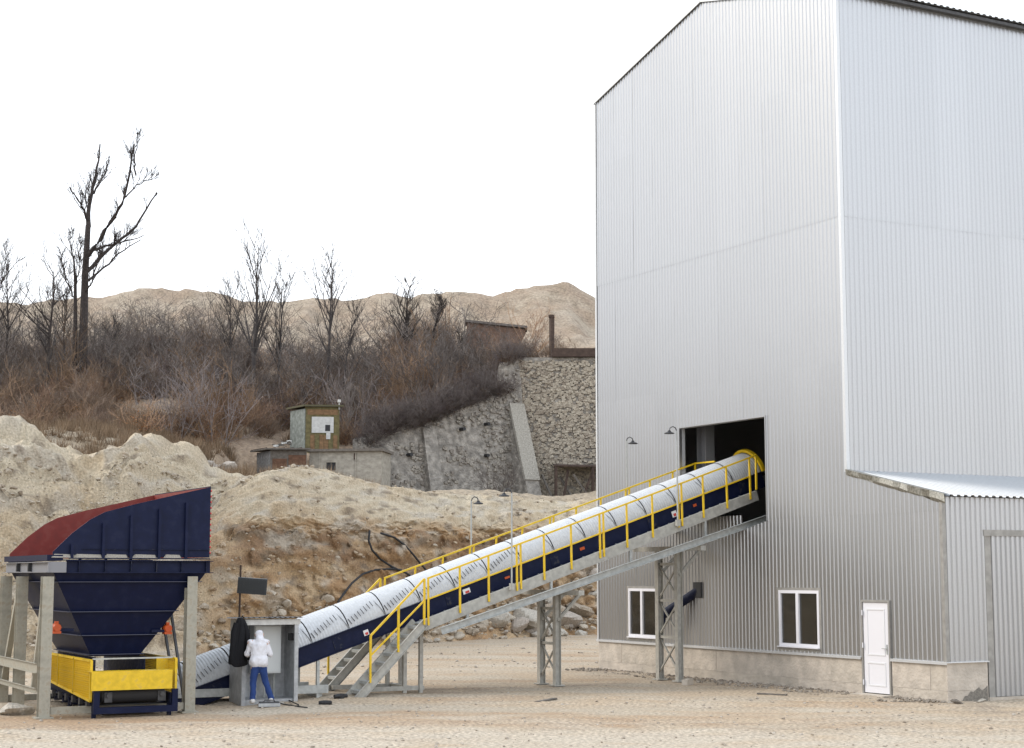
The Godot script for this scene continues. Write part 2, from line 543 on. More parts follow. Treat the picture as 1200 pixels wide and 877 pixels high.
func build_land() -> void:
	# the yard and the plain it lies in
	var rs := steps([[-420, -60, 60], [-60, -26, 8], [-26, 20, 0.2], [20, 44, 4], [44, 420, 47]])
	var fs := steps([[-200, 0, 50], [0, 24, 6], [24, 46, 0.18], [46, 86, 0.5], [86, 126, 8], [126, 500, 60]])
	var P := PackedVector3Array()
	var C := PackedColorArray()
	var pale := Color(0.69, 0.585, 0.455)
	var mid := Color(0.63, 0.485, 0.335)
	var ochre := Color(0.53, 0.36, 0.22)
	var grey := Color(0.62, 0.51, 0.38)
	for f in fs:
		for r in rs:
			P.append(V(r, yard(r, f), f))
			var a := nz.get_noise_2d(r * 4.0 + 50.0, f * 9.0)
			var b := nz2.get_noise_2d(r * 12.0, f * 20.0)
			var c := mixc(mid, grey, 0.5 + a * 1.8 + b * 0.9)
			var ridge := f + 0.06 * r + a * 1.6
			c = mixc(c, pale, smoothstep(31.6, 30.3, ridge) * (0.75 + b))
			c = mixc(c, ochre, smoothstep(30.6, 32.2, ridge) * smoothstep(35.0, 33.0, ridge) * clampf(1.05 - 0.07 * (r + 5.0) + b, 0.0, 1.0))
			c = mixc(c, ochre, 0.6 * smoothstep(0.15, 0.5, nz.get_noise_2d(r * 3.0, f * 7.0 + 200.0)) * smoothstep(33.0, 36.0, f))
			c = mixc(c, pale, smoothstep(0.1, 0.45, nz.get_noise_2d(r * 3.5 - 90.0, f * 8.0)) * 0.6)
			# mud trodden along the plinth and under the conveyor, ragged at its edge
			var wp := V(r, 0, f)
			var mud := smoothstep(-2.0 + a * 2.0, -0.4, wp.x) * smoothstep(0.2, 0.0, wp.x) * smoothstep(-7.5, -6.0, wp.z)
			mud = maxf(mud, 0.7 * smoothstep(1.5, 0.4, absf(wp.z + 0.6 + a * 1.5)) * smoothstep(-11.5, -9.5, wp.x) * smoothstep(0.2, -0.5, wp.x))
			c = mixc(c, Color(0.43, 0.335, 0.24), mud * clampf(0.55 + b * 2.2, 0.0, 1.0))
			# compacted wheel lanes and a scuffed working patch
			for lane in [[30.2, 0.05, 0.9], [31.9, 0.05, 0.9], [36.4, -0.16, 0.7], [38.2, -0.16, 0.7]]:
				var g: float = f - (lane[0] + lane[1] * r + nz.get_noise_1d(r * 3.0 + lane[0]) * 1.2)
				c = mixc(c, Color(0.66, 0.56, 0.44), 0.55 * lane[2] * exp(-g * g / 0.10) * clampf(0.7 + b * 2.0, 0.0, 1.0))
				c = mixc(c, Color(0.44, 0.335, 0.235), 0.5 * lane[2] * exp(-pow(absf(g) - 0.42, 2.0) / 0.02) * clampf(0.6 + a * 2.0, 0.0, 1.0))
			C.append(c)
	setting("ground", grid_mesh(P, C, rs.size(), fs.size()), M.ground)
	# the quarried bank and the tipped spoil at its left
	P = PackedVector3Array()
	C = PackedColorArray()
	rs = steps([[-46, -24, 0.6], [-24, 9, 0.11], [9, 40, 1.0]])
	var ds := steps([[-1.0, 1.2, 0.11], [1.2, 3.4, 0.03], [3.4, 9.5, 0.11], [9.5, 18, 0.5]])
	for d in ds:
		for r in rs:
			var f0 := foot(r)
			var w := smoothstep(-12.5, -9.5, r)
			var h := bank_height(r, d)
			var face := smoothstep(0.6, 1.6, d) * smoothstep(3.9, 2.9, d) * w
			var strata := nz2.get_noise_2d(r * 7.0, h * 22.0)
			strata = clampf(strata * 3.0, -0.6, 0.6)
			var q := Vector3(r, h, d)
			var big := nz.get_noise_3d(r * 5.0, h * 5.0, d * 5.0)
			var blk := nz2.get_noise_3d(r * 16.0 + 9.0, h * 22.0, d * 10.0)
			blk = signf(blk) * sqrt(absf(blk))
			var fine := nz2.get_noise_3d(r * 30.0, h * 30.0, d * 30.0)
			var amp := lerpf(0.5, 1.0, face)
			var talus := smoothstep(0.2, 1.2, d) * smoothstep(14.0, 11.0, d)
			var gritty := nz2.get_noise_3d(r * 75.0, h * 75.0, d * 75.0)
			var push := (big * 0.9 + blk * 0.15 + strata * 0.22 + gritty * 0.22) * face + gritty * 0.06 * talus + (big * 0.35 + fine * 0.1) * talus + blk * 0.10 * talus * (1.0 - w) + fine * 0.22 * amp
			var lift := ((big * 0.3 + fine * 0.26 + blk * 0.10) * lerpf(1.0, 0.35, w * smoothstep(3.5, 5.0, d)) + nz.get_noise_2d(r * 12.0, d * 12.0) * 0.55 * (1.0 - w)) * talus * (1.0 - face * 0.5)
			P.append(V(r, h + lift, f0 + d - push))
			# colours: pale tipped sand, tan marl, a rusty soil band under the cap
			var cs := mixc(Color(0.74, 0.62, 0.45), Color(0.67, 0.525, 0.35), 0.5 + big * 1.6)
			var tan := mixc(Color(0.72, 0.525, 0.32), Color(0.55, 0.34, 0.175), 0.40 + big * 1.0 + blk * 0.4 + strata * 0.5)
			var band := smoothstep(2.6, 3.5, h + big * 1.0) * smoothstep(5.2, 4.4, h + big * 0.6)
			tan = mixc(tan, Color(0.38, 0.235, 0.13), band * clampf(0.55 + nz2.get_noise_2d(r * 8.0, h * 20.0) * 1.8, 0.0, 1.0))
			var cc := mixc(cs, tan, w * smoothstep(5.2, 4.7, h + fine * 0.4))
			cc = mixc(cc, Color(0.66, 0.58, 0.47), smoothstep(0.12, 0.4, nz2.get_noise_3d(r * 14.0, h * 14.0, d * 14.0)) * 0.7)
			# dark earth clods
			cc = mixc(cc, Color(0.29, 0.225, 0.16), smoothstep(0.26, 0.42, nz2.get_noise_3d(r * 22.0 + 70.0, h * 34.0, d * 22.0)) * 0.75)
			C.append(cc)
	setting("earth_bank", grid_mesh(P, C, rs.size(), ds.size()), M.bank)
	# the overgrown hillside above
	P = PackedVector3Array()
	C = PackedColorArray()
	rs = steps([[-90, -44, 2.0], [-44, 12, 0.4], [12, 70, 3.0]])
	fs = steps([[52, 142, 0.45], [142, 200, 8]])
	for f in fs:
		for r in rs:
			var h := hill(r, f)
			P.append(V(r, h + nz2.get_noise_2d(r * 15.0, f * 15.0) * 0.15, f))
			var a := nz.get_noise_2d(r * 4.0, f * 4.0)
			var c := mixc(Color(0.31, 0.22, 0.15), Color(0.52, 0.385, 0.27), 0.5 + a * 1.8)
			c = mixc(c, Color(0.36, 0.27, 0.17), smoothstep(92.0, 84.0, f) * 0.9)
			c = mixc(c, Color(0.56, 0.47, 0.35), smoothstep(80.0, 70.0, f + a * 14.0))
			c = mixc(c, Color(0.50, 0.40, 0.29), smoothstep(-9.5, -7.5, r) * smoothstep(wall_line(r) + 1.0, wall_line(r) - 0.5, f))
			c = mixc(c, Color(0.42, 0.315, 0.23), smoothstep(121.0, 130.0, f + a * 12.0))
			C.append(c)
	setting("hillside", grid_mesh(P, C, rs.size(), fs.size()), M.hill)
	# spoil hills on the skyline
	P = PackedVector3Array()
	C = PackedColorArray()
	rs = steps([[-300, -70, 10.0], [-70, 30, 0.55], [30, 300, 10.0]])
	fs = steps([[124, 165, 0.5], [165, 260, 6]])
	for f in fs:
		for r in rs:
			var h := maxf(sand(r, f), 6.0)
			P.append(V(r, h, f))
			var a := nz.get_noise_2d(r * 3.0, f * 6.0)
			var b := nz2.get_noise_2d(r * 8.0, h * 26.0)
			var c := mixc(Color(0.56, 0.455, 0.345), Color(0.47, 0.355, 0.255), 0.5 + a * 1.8)
			c = mixc(c, Color(0.36, 0.28, 0.20), smoothstep(0.12, 0.4, b) * 0.8)
			c = mixc(c, Color(0.44, 0.31, 0.225), smoothstep(140.0, 128.0, f + a * 10.0) * 0.8)
			C.append(c)
	setting("spoil_hills", grid_mesh(P, C, rs.size(), fs.size()), M.hill)

func build_rim() -> void:  # unseen hills added on the left so the front sheets mirror dark land
	var P := PackedVector3Array()
	var C := PackedColorArray()
	var n := 70
	var rows := [[70.0, -1.0], [84.0, 3.0], [98.0, 8.0], [116.0, 13.0], [135.0, 17.0], [160.0, 19.0], [260.0, 15.0]]
	for w in rows:
		for k in n:
			var a := lerpf(deg_to_rad(205.0), deg_to_rad(314.0), float(k) / (n - 1))
			var d: float = w[0] * (1.0 + 0.12 * nz.get_noise_1d(k * 2.0))
			var h: float = w[1] * (1.0 + 0.5 * nz.get_noise_2d(k * 3.0, w[0] * 0.4))
			P.append(V(d * sin(a), h, 20.0 + d * cos(a)))
			C.append(mixc(Color(0.28, 0.215, 0.16), Color(0.44, 0.35, 0.26), 0.5 + 1.5 * nz.get_noise_2d(k * 5.0, w[0])))
	setting("unseen_rim", grid_mesh(P, C, n, rows.size()), M.hill)

# ---------------------------------------------------------------- rocks
func rock_mesh(sd: int, sub := 1) -> ArrayMesh:
	# a faceted lump from a subdivided cube
	var rg := RandomNumberGenerator.new()
	rg.seed = sd
	var ns := FastNoiseLite.new()
	ns.seed = sd
	ns.frequency = 0.9
	var cuts := []
	for k in 9:
		cuts.append([Vector3(rg.randf_range(-1, 1), rg.randf_range(-1, 1), rg.randf_range(-1, 1)).normalized(), rg.randf_range(0.42, 0.8)])
	var mb := MB.new()
	var N := 2 + sub * 2
	var bases := [[Vector3.RIGHT, Vector3.UP, Vector3.BACK], [Vector3.LEFT, Vector3.UP, Vector3.FORWARD], [Vector3.UP, Vector3.BACK, Vector3.RIGHT], [Vector3.DOWN, Vector3.BACK, Vector3.LEFT], [Vector3.BACK, Vector3.UP, Vector3.LEFT], [Vector3.FORWARD, Vector3.UP, Vector3.RIGHT]]
	for b in bases:
		var g := []
		for j in N + 1:
			for i in N + 1:
				var p: Vector3 = (b[0] + b[1] * (2.0 * j / N - 1.0) + b[2] * (2.0 * i / N - 1.0)).normalized()
				var l := 1.0 + ns.get_noise_3dv(p * 1.5) * 0.35
				for c in cuts:
					var dd: float = p.dot(c[0])
					if dd > 0.05:
						l = minf(l, c[1] / dd)
				g.append(p * l)
		for j in N:
			for i in N:
				var q: Vector3 = g[j * (N + 1) + i]
				mb.quad(q, g[j * (N + 1) + i + 1], g[(j + 1) * (N + 1) + i + 1], g[(j + 1) * (N + 1) + i], q)
	return mb.mesh()

func build_rocks() -> void:
	var ms := [rock_mesh(11), rock_mesh(12), rock_mesh(13)]
	rng.seed = 77
	# small stones and clods: nobody could count them
	var sets := [[], [], []]
	var cols := [[], [], []]
	for k in 6000:
		var r := rng.randf_range(-24.0, 8.0)
		var d := pow(rng.randf(), 0.8) * 8.5
		var w := smoothstep(-12.5, -9.5, r)
		var f := foot(r) + d
		if w > 0.5 and d > 2.8 and rng.randf() < 0.9:
			continue
		var h := bank_height(r, d)
		var s := 0.03 + 0.11 * pow(rng.randf(), 3.0)
		if w > 0.5 and d < 2.2:
			s *= 2.0
		var i := rng.randi() % 3
		var b := Basis.from_euler(Vector3(rng.randf() * 6, rng.randf() * 6, rng.randf() * 6)).scaled(Vector3(s, s * rng.randf_range(0.5, 0.9), s * rng.randf_range(0.7, 1.2)))
		sets[i].append(Transform3D(b, V(r, h + 0.05 + nz.get_noise_3d(r * 5.0, h * 5.0, d * 5.0) * 0.3, f - (0.1 if w > 0.5 else 0.2))))
		var t := rng.randf()
		cols[i].append(mixc(Color(0.72, 0.62, 0.49), Color(0.40, 0.31, 0.22), t * t))
	# stones and clods stuck in the cut face
	for k in 1000:
		var r := rng.randf_range(-11.0, 6.0)
		var d := rng.randf_range(0.9, 2.9)
		var h := bank_height(r, d)
		var i := rng.randi() % 3
		var s := 0.04 + 0.11 * pow(rng.randf(), 2.5)
		var big := nz.get_noise_3d(r * 5.0, h * 5.0, d * 5.0)
		sets[i].append(Transform3D(Basis.from_euler(Vector3(rng.randf() * 6, rng.randf() * 6, rng.randf() * 6)).scaled(Vector3(s * 1.2, s * 0.8, s)), V(r, h + big * 0.2, foot(r) + d - big * 1.0 - 0.12)))
		cols[i].append(mixc(Color(0.72, 0.57, 0.40), Color(0.42, 0.28, 0.17), rng.randf()))
	for k in 8000:
		var f := 25.0 + 50.0 * pow(rng.randf(), 2.0)
		var r := rng.randf_range(-0.34, 0.34) * f
		var i := rng.randi() % 3
		var s := 0.008 + 0.038 * pow(rng.randf(), 6.0)
		if f > 50.0:
			s *= 1.8
		var b := Basis.from_euler(Vector3(rng.randf() * 6, rng.randf() * 6, rng.randf() * 6)).scaled(Vector3(s, s * 0.7, s))
		sets[i].append(Transform3D(b, V(r, yard(r, f) + s * 0.2, f)))
		cols[i].append(mixc(Color(0.70, 0.62, 0.52), Color(0.44, 0.36, 0.28), rng.randf()))
	# muddy crumbs along the plinth
	for k in 1500:
		var z := rng.randf_range(-6.6, 8.3)
		var x := -0.1 - 1.1 * pow(rng.randf(), 2.2)
		if z > 5.35 and z < 6.6:
			continue
		var i := rng.randi() % 3
		var s := 0.012 + 0.06 * pow(rng.randf(), 3.0)
		sets[i].append(Transform3D(Basis.from_euler(Vector3(rng.randf() * 6, rng.randf() * 6, 0)).scaled(Vector3(s, s * 0.7, s)), Vector3(x, 0.08, z)))
		cols[i].append(mixc(Color(0.30, 0.25, 0.2), Color(0.52, 0.45, 0.37), rng.randf()))
	for i in 3:
		stuff("loose_stones", ms[i], M.rock, sets[i], cols[i], ["angular loose stones and clods over the yard and the bank", "flat loose stones and clods over the yard and the bank", "rounded loose stones and clods over the yard and the bank"][i], "gravel")
	# boulders that can be told apart: the rubble at the foot of the bank and a few blocks beside the yard
	var spots := []
	rng.seed = 5
	for k in 46:
		var r := rng.randf_range(-6.5, 4.2)
		var d := rng.randf_range(-0.6, 2.4)
		spots.append([r, d, 0.14 + 0.42 * pow(rng.randf(), 2.2)])
	spots.append_array([[0.6, 1.2, 0.85], [1.7, 1.5, 0.8], [2.5, 0.9, 0.75], [-0.7, 1.1, 0.62], [3.1, 1.6, 0.7], [1.1, 0.3, 0.55]])
	var bm := [rock_mesh(31, 2), rock_mesh(32, 2), rock_mesh(33, 2)]
	for k in spots.size():
		var s: Array = spots[k]
		var o := MeshInstance3D.new()
		o.name = numbered("boulder")
		o.mesh = bm[k % 3]
		o.material_override = M["boulder_%d" % (k % 3)]
		var h := maxf(bank_height(s[0], s[1]), yard(s[0], foot(s[0]) + s[1]))
		o.transform = Transform3D(Basis.from_euler(Vector3(rng.randf() * 6, rng.randf() * 6, rng.randf() * 6)).scaled(Vector3(s[2] * 1.15, s[2] * 0.75, s[2])), V(s[0], h + s[2] * 0.3, foot(s[0]) + s[1] - 0.15))
		add_child(o)
		if s[2] >= 0.55:
			tag(o, "large pale limestone block in the rubble under the bank", "boulder", "large blocks under the bank")
		else:
			tag(o, "small pale boulder in the rubble at the foot of the bank", "boulder", "rubble at the foot of the bank")
	var extra := [[18.0, 838.0, 0.30, "pale lump of stone beside the left hopper columns"], [150.0 + 180.0, 826.0, 0.07, "small white stone beside the man's shoes"], [1150.0, 823.0, 0.09, "dark muddy lump at the corner of the annex plinth"], [1122.0, 825.0, 0.12, "dark crusted block under the annex corner"]]
	for e in extra:
		var p := hit(e[0], e[1])
		var o := MeshInstance3D.new()
		o.name = numbered("boulder")
		o.mesh = bm[0]
		o.material_override = M.boulder_1 if e[1] > 830 or e[2] < 0.1 else M.boulder_dark
		o.transform = Transform3D(Basis.from_euler(Vector3(0, e[0], 0.2)).scaled(Vector3(e[2] * 1.5, e[2] * 0.7, e[2])), p + Vector3.UP * e[2] * 0.25)
		add_child(o)
		tag(o, e[3], "boulder")
	var tops := [[265.0, 548.0, 64.0], [240.0, 547.0, 64.0], [252.0, 552.0, 64.0]]
	for t in tops:
		var o := MeshInstance3D.new()
		o.name = numbered("boulder")
		o.mesh = bm[1]
		o.material_override = M.boulder_0
		var p := at_depth(t[0], t[1], 84.0)
		o.transform = Transform3D(Basis().scaled(Vector3(0.62, 0.42, 0.5)), p)
		add_child(o)
		tag(o, "pinkish boulder lying in dry grass left of the sheds", "boulder", "boulders beside the sheds")

# ---------------------------------------------------------------- trees and scrub
func limb(mb: MB, a: Vector3, dir: Vector3, len: float, rad: float, depth: int, rg: RandomNumberGenerator, up := 0.35, wob := 0.22, kids := 3, reach := 0.51, flare := 0.75) -> void:
	var pts := [a]
	var rads := [rad]
	var p := a
	var d := dir.normalized()
	var n := 4
	for i in n:
		d = (d + Vector3(rg.randf_range(-wob, wob), rg.randf_range(-wob, wob) + up * 0.18, rg.randf_range(-wob, wob))).normalized()
		p += d * (len / n)
		pts.append(p)
		rads.append(maxf(rad * (1.0 - 0.72 * (i + 1.0) / n), 0.009))
	mb.tube(pts, rads, 5 if rad > 0.06 else (4 if rad > 0.025 else 3), false)
	if depth <= 0:
		return
	for k in kids + (1 if rg.randf() < 0.5 else 0):
		var t := rg.randf_range(0.25, 1.0)
		var i := clampi(int(t * n), 1, n)
		var q: Vector3 = pts[i]
		var dd: Vector3 = (pts[i] - pts[i - 1]).normalized()
		var side := Vector3(rg.randf_range(-1, 1), rg.randf_range(-0.2, 0.6), rg.randf_range(-1, 1)).normalized()
		limb(mb, q, (dd * 0.75 + side * flare).normalized(), len * reach * rg.randf_range(0.78, 1.22), maxf(rads[i] * 0.62, 0.0 if reach < 0.55 else 0.013), depth - 1, rg, up, wob, kids, reach, flare)

func bush_mesh(sd: int, h: float, stems: int, spread: float, twigs: int, leafy: float, stem := 0.028) -> ArrayMesh:
	var mb := MB.new()
	var rg := RandomNumberGenerator.new()
	rg.seed = sd
	for s in stems:
		var a := rg.randf() * TAU
		var p := Vector3(cos(a), 0, sin(a)) * rg.randf() * 0.45
		var d := Vector3(cos(a) * spread, 1, sin(a) * spread).normalized()
		var t := rg.randf_range(0.55, 1.0)
		if rg.randf() < 0.25:
			t *= 1.9
		mb.col = Color(t, t * rg.randf_range(0.9, 1.0), t * rg.randf_range(0.86, 1.0))
		limb(mb, p - Vector3(0, 0.3, 0), d, h * rg.randf_range(0.6, 1.05), stem, twigs, rg, 0.1, 0.3, 3)
	var nl := int(leafy * 260)
	for k in nl:
		var p := Vector3(rg.randfn() * 0.5, 0, rg.randfn() * 0.5) * h * 0.45
		p.y = rg.randf() * rg.randf() * h * 0.85
		var b := Basis.from_euler(Vector3(rg.randf() * 6, rg.randf() * 6, rg.randf() * 6))
		var s := rg.randf_range(0.03, 0.07)
		var t := rg.randf_range(0.5, 1.0)
		mb.col = Color(t * 1.25, t * 0.86, t * 0.55)
		mb.quad(p + b * Vector3(-s, 0, 0), p + b * Vector3(0, 0, s * 0.6), p + b * Vector3(s, 0, 0), p + b * Vector3(0, 0, -s * 0.6), b.y)
	return mb.mesh()

func ground_of(r: float, f: float) -> float:
	return maxf(hill(r, f), sand(r, f) if f > 126.0 else -10.0)

func build_scrub() -> void:
	rng.seed = 9
	var ms := [bush_mesh(1, 2.6, 9, 0.55, 2, 0.2), bush_mesh(2, 2.2, 10, 0.8, 2, 0.9), bush_mesh(3, 3.2, 8, 0.4, 2, 0.0), bush_mesh(4, 1.6, 10, 1.0, 2, 1.0), bush_mesh(5, 4.6, 4, 0.3, 3, 0.0, 0.055)]
	var xs := [[], [], [], [], []]
	var cs := [[], [], [], [], []]
	for k in 3700:
		var f := rng.randf_range(85.0, 130.0)
		var r := rng.randf_range(-42.0, 3.2) if k < 3250 else rng.randf_range(-85.0, -42.0)
		var keep := true
		if r > -8.2 and f < wall_line(r) + 1.1:
			keep = false
		if r < -6.0 and r > -16.5 and f < 97.4:
			keep = false
		if r > -0.5 and f > 104.0:
			keep = keep and rng.randf() < 0.15
		if r > -4.5 and r < 2.0 and f > 112.0:
			keep = false
		var patch := nz.get_noise_2d(r * 2.2 + 300.0, f * 2.2)
		if f > 118.0 and rng.randf() < smoothstep(118.0, 128.0, f) * 0.85 - patch:
			keep = false
		if r < -16.0 and f < 92.0 and rng.randf() < 0.6:
			keep = false
		if r < -12.0 and nz.get_noise_2d(r * 3.0 - 80.0, f * 3.0) > 0.06 and rng.randf() < 0.9:
			keep = false
		if not keep:
			continue
		var i: int = [0, 1, 2, 3, 1, 0, 0, 2, 4][rng.randi() % 9]
		var s := rng.randf_range(0.38, 0.8) * (1.0 - 0.3 * smoothstep(112.0, 128.0, f)) * (1.0 + 0.5 * smoothstep(0.1, 0.5, patch))
		if r < -42.0:
			s *= 1.6
		xs[i].append(Transform3D(Basis.from_euler(Vector3(rng.randf_range(-0.15, 0.15), rng.randf() * TAU, rng.randf_range(-0.15, 0.15))).scaled(Vector3(s, s * rng.randf_range(0.8, 1.15), s)), V(r, ground_of(r, f), f)))
		var warm := clampf(0.5 + patch * 1.6 + rng.randfn() * 0.25, 0.0, 1.0)
		cs[i].append(mixc(Color(0.20, 0.16, 0.13), Color(0.28, 0.18, 0.11), warm) * rng.randf_range(0.6, 1.35))
	for k in 300:
		var f := rng.randf_range(101.0, 127.0)
		var r := rng.randf_range(-42.0, -1.0)
		if r > -8.5 and f < wall_line(r) + 1.2:
			continue
		if r > -4.5 and f > 111.0:
			continue
		var s := rng.randf_range(0.5, 1.0) * (1.0 - 0.3 * smoothstep(116.0, 127.0, f))
		xs[4].append(Transform3D(Basis.from_euler(Vector3(rng.randf_range(-0.2, 0.2), rng.randf() * TAU, rng.randf_range(-0.2, 0.2))).scaled(Vector3(s * 1.3, s, s * 1.3)), V(r, ground_of(r, f), f)))
		cs[4].append(mixc(Color(0.15, 0.125, 0.11), Color(0.26, 0.22, 0.20), rng.randf()))
	# brush leaning out over the top of the retaining wall
	for k in 420:
		var r := rng.randf_range(-8.6, 0.2)
		var f := wall_line(r) + rng.randf_range(-0.1, 2.2)
		var i := rng.randi() % 4
		var s := rng.randf_range(0.35, 0.7)
		var lean := V(0.25, 0, -0.5) - V(0, 0, 0)
		var b := Basis(Quaternion(Vector3.UP, (Vector3.UP + lean * rng.randf_range(0.3, 1.8)).normalized())) * Basis.from_euler(Vector3(0, rng.randf() * TAU, 0))
		xs[i].append(Transform3D(b.scaled(Vector3.ONE * s), V(r, hill(r, wall_line(r) + 0.9) + 0.1, f)))
		cs[i].append(Color(0.15, 0.125, 0.115) * rng.randf_range(0.7, 1.3))
	for i in 5:
		stuff("thicket", ms[i], M.twig, xs[i], cs[i], ["tangled leafless brushwood covering the hillside", "brown half-leafed brushwood covering the hillside", "upright bare stems of the hillside brushwood", "low russet undergrowth of the hillside brushwood", "thin grey saplings standing in the hillside brushwood"][i], "thicket")
	# single grey shrubs that stand out of the thicket
	var shr := bush_mesh(21, 3.4, 12, 0.45, 2, 0.0)
	var sp := [[255.0, 500.0, 93.0, 1.3, "tall pale grey leafless shrub left of the green hut"], [205.0, 505.0, 92.0, 1.0, "pale grey leafless shrub above the dry grass strip"], [225.0, 470.0, 97.0, 1.15, "grey leafless shrub in the middle of the thicket"], [496.0, 470.0, 100.0, 1.2, "grey wiry shrub overhanging the left part of the stone wall"], [530.0, 455.0, 103.0, 1.1, "dark wiry shrub on top of the stone wall"], [562.0, 440.0, 104.0, 1.0, "dense dark shrub at the end of the wall top"], [418.0, 480.0, 99.0, 1.25, "pale sapling-like shrub beside the green hut"], [590.0, 566.0, 95.0, 0.55, "low dry brown shrub at the foot of the stone wall"], [575.0, 570.0, 94.0, 0.5, "small dry weed bush at the wall foot"]]
	for e in sp:
		var o := MeshInstance3D.new()
		o.name = numbered("bare_shrub")
		o.mesh = shr
		o.material_override = M.shrub_grey if e[2] < 99.5 and e[1] < 520.0 else M.shrub_brown
		var p := at_depth(e[0], e[1], e[2])
		var a := deg_to_rad(YAW)
		var r := (p - CAM).dot(Vector3(cos(a), 0, -sin(a)))
		o.transform = Transform3D(Basis.from_euler(Vector3(0, e[0], 0)).scaled(Vector3.ONE * e[3]), V(r, ground_of(r, e[2]), e[2]))
		add_child(o)
		tag(o, e[4], "shrub")
	# dry grass
	var mb := MB.new()
	var rg := RandomNumberGenerator.new()
	rg.seed = 4
	for k in 26:
		var a := rg.randf() * TAU
		var p := Vector3(cos(a), 0, sin(a)) * rg.randf() * 0.22
		var d := Vector3(cos(a) * rg.randf(), 1.3, sin(a) * rg.randf()).normalized() * rg.randf_range(0.25, 0.6)
		var s := Vector3(-sin(a), 0, cos(a)) * 0.014
		var t := rg.randf_range(0.6, 1.0)
		mb.col = Color(t, t, t)
		mb.tri(p - s, p + s, p + d, Vector3(cos(a), 0.2, sin(a)))
	var gx := []
	var gc := []
	for k in 5200:
		var f := rng.randf_range(62.0, 98.0)
		var r := rng.randf_range(-34.0, -6.5)
		var edge := foot(r) + lerpf(10.5, 7.0, smoothstep(-12.5, -9.5, r))
		if f < edge + 1.5 + 3.0 * rng.randf() or (r > -15.5 and f > 89.0 and f < 97.0):
			continue
		if nz.get_noise_2d(r * 6.0, f * 6.0) < -0.22:
			continue
		var s := rng.randf_range(0.6, 1.5)
		gx.append(Transform3D(Basis.from_euler(Vector3(0, rng.randf() * TAU, 0)).scaled(Vector3.ONE * s), V(r, hill(r, f) - 0.03, f)))
		gc.append(mixc(Color(0.36, 0.25, 0.155), Color(0.19, 0.13, 0.08), rng.randf()))
	stuff("dry_grass", mb.mesh(), M.grass, gx, gc, "dry straw-coloured grass along the top of the bank", "grass")

func tree_thing(label: String, base: Vector3) -> Node3D:
	return thing("bare_tree", label, "tree", base, "bare trees on the hillside")

func branchy_tree(xpx: float, depth: float, ytop: float, sd: int, label: String, mt: Material, lean := 0.0, rad := 0.16, forks := 5, spread := 0.55) -> void:
	var p := at_depth(xpx, 400.0, depth)
	var a := deg_to_rad(YAW)
	var rv := Vector3(cos(a), 0, -sin(a))
	var r := (p - CAM).dot(rv)
	var base := V(r, ground_of(r, depth) - 0.2, depth)
	var h := at_depth(xpx, ytop + 22.0, depth).y - base.y
	var t := tree_thing(label, base)
	var rg := RandomNumberGenerator.new()
	rg.seed = sd
	var mb := MB.new()
	var pts := []
	var rads := []
	for k in 7:
		var s := k / 6.0
		pts.append(base + Vector3.UP * (h * s) + rv * (lean * h * s * s + rg.randf_range(-0.04, 0.04) * h * 0.3 * s) + Vector3(rg.randf_range(-0.1, 0.1), 0, rg.randf_range(-0.1, 0.1)) * s)
		rads.append(rad * (1.0 - 0.88 * s))
	mb.tube(pts, rads, 6, false)
	part("trunk", mb, mt, t)
	var cb := MB.new()
	for k in forks * 3:
		var s := rg.randf_range(0.28, 0.97)
		var i := int(s * 6.0)
		var q: Vector3 = pts[i].lerp(pts[mini(i + 1, 6)], s * 6.0 - i)
		var an := rg.randf() * TAU
		var d := Vector3(cos(an) * spread, 0.8, sin(an) * spread).normalized()
		limb(cb, q, d, h * rg.randf_range(0.22, 0.48) * (1.2 - s * 0.75), maxf(rads[i] * 0.55, 0.03), 2, rg, 0.5, 0.12, 3, 0.66, 0.55)
	part("crown", cb, mt, t)

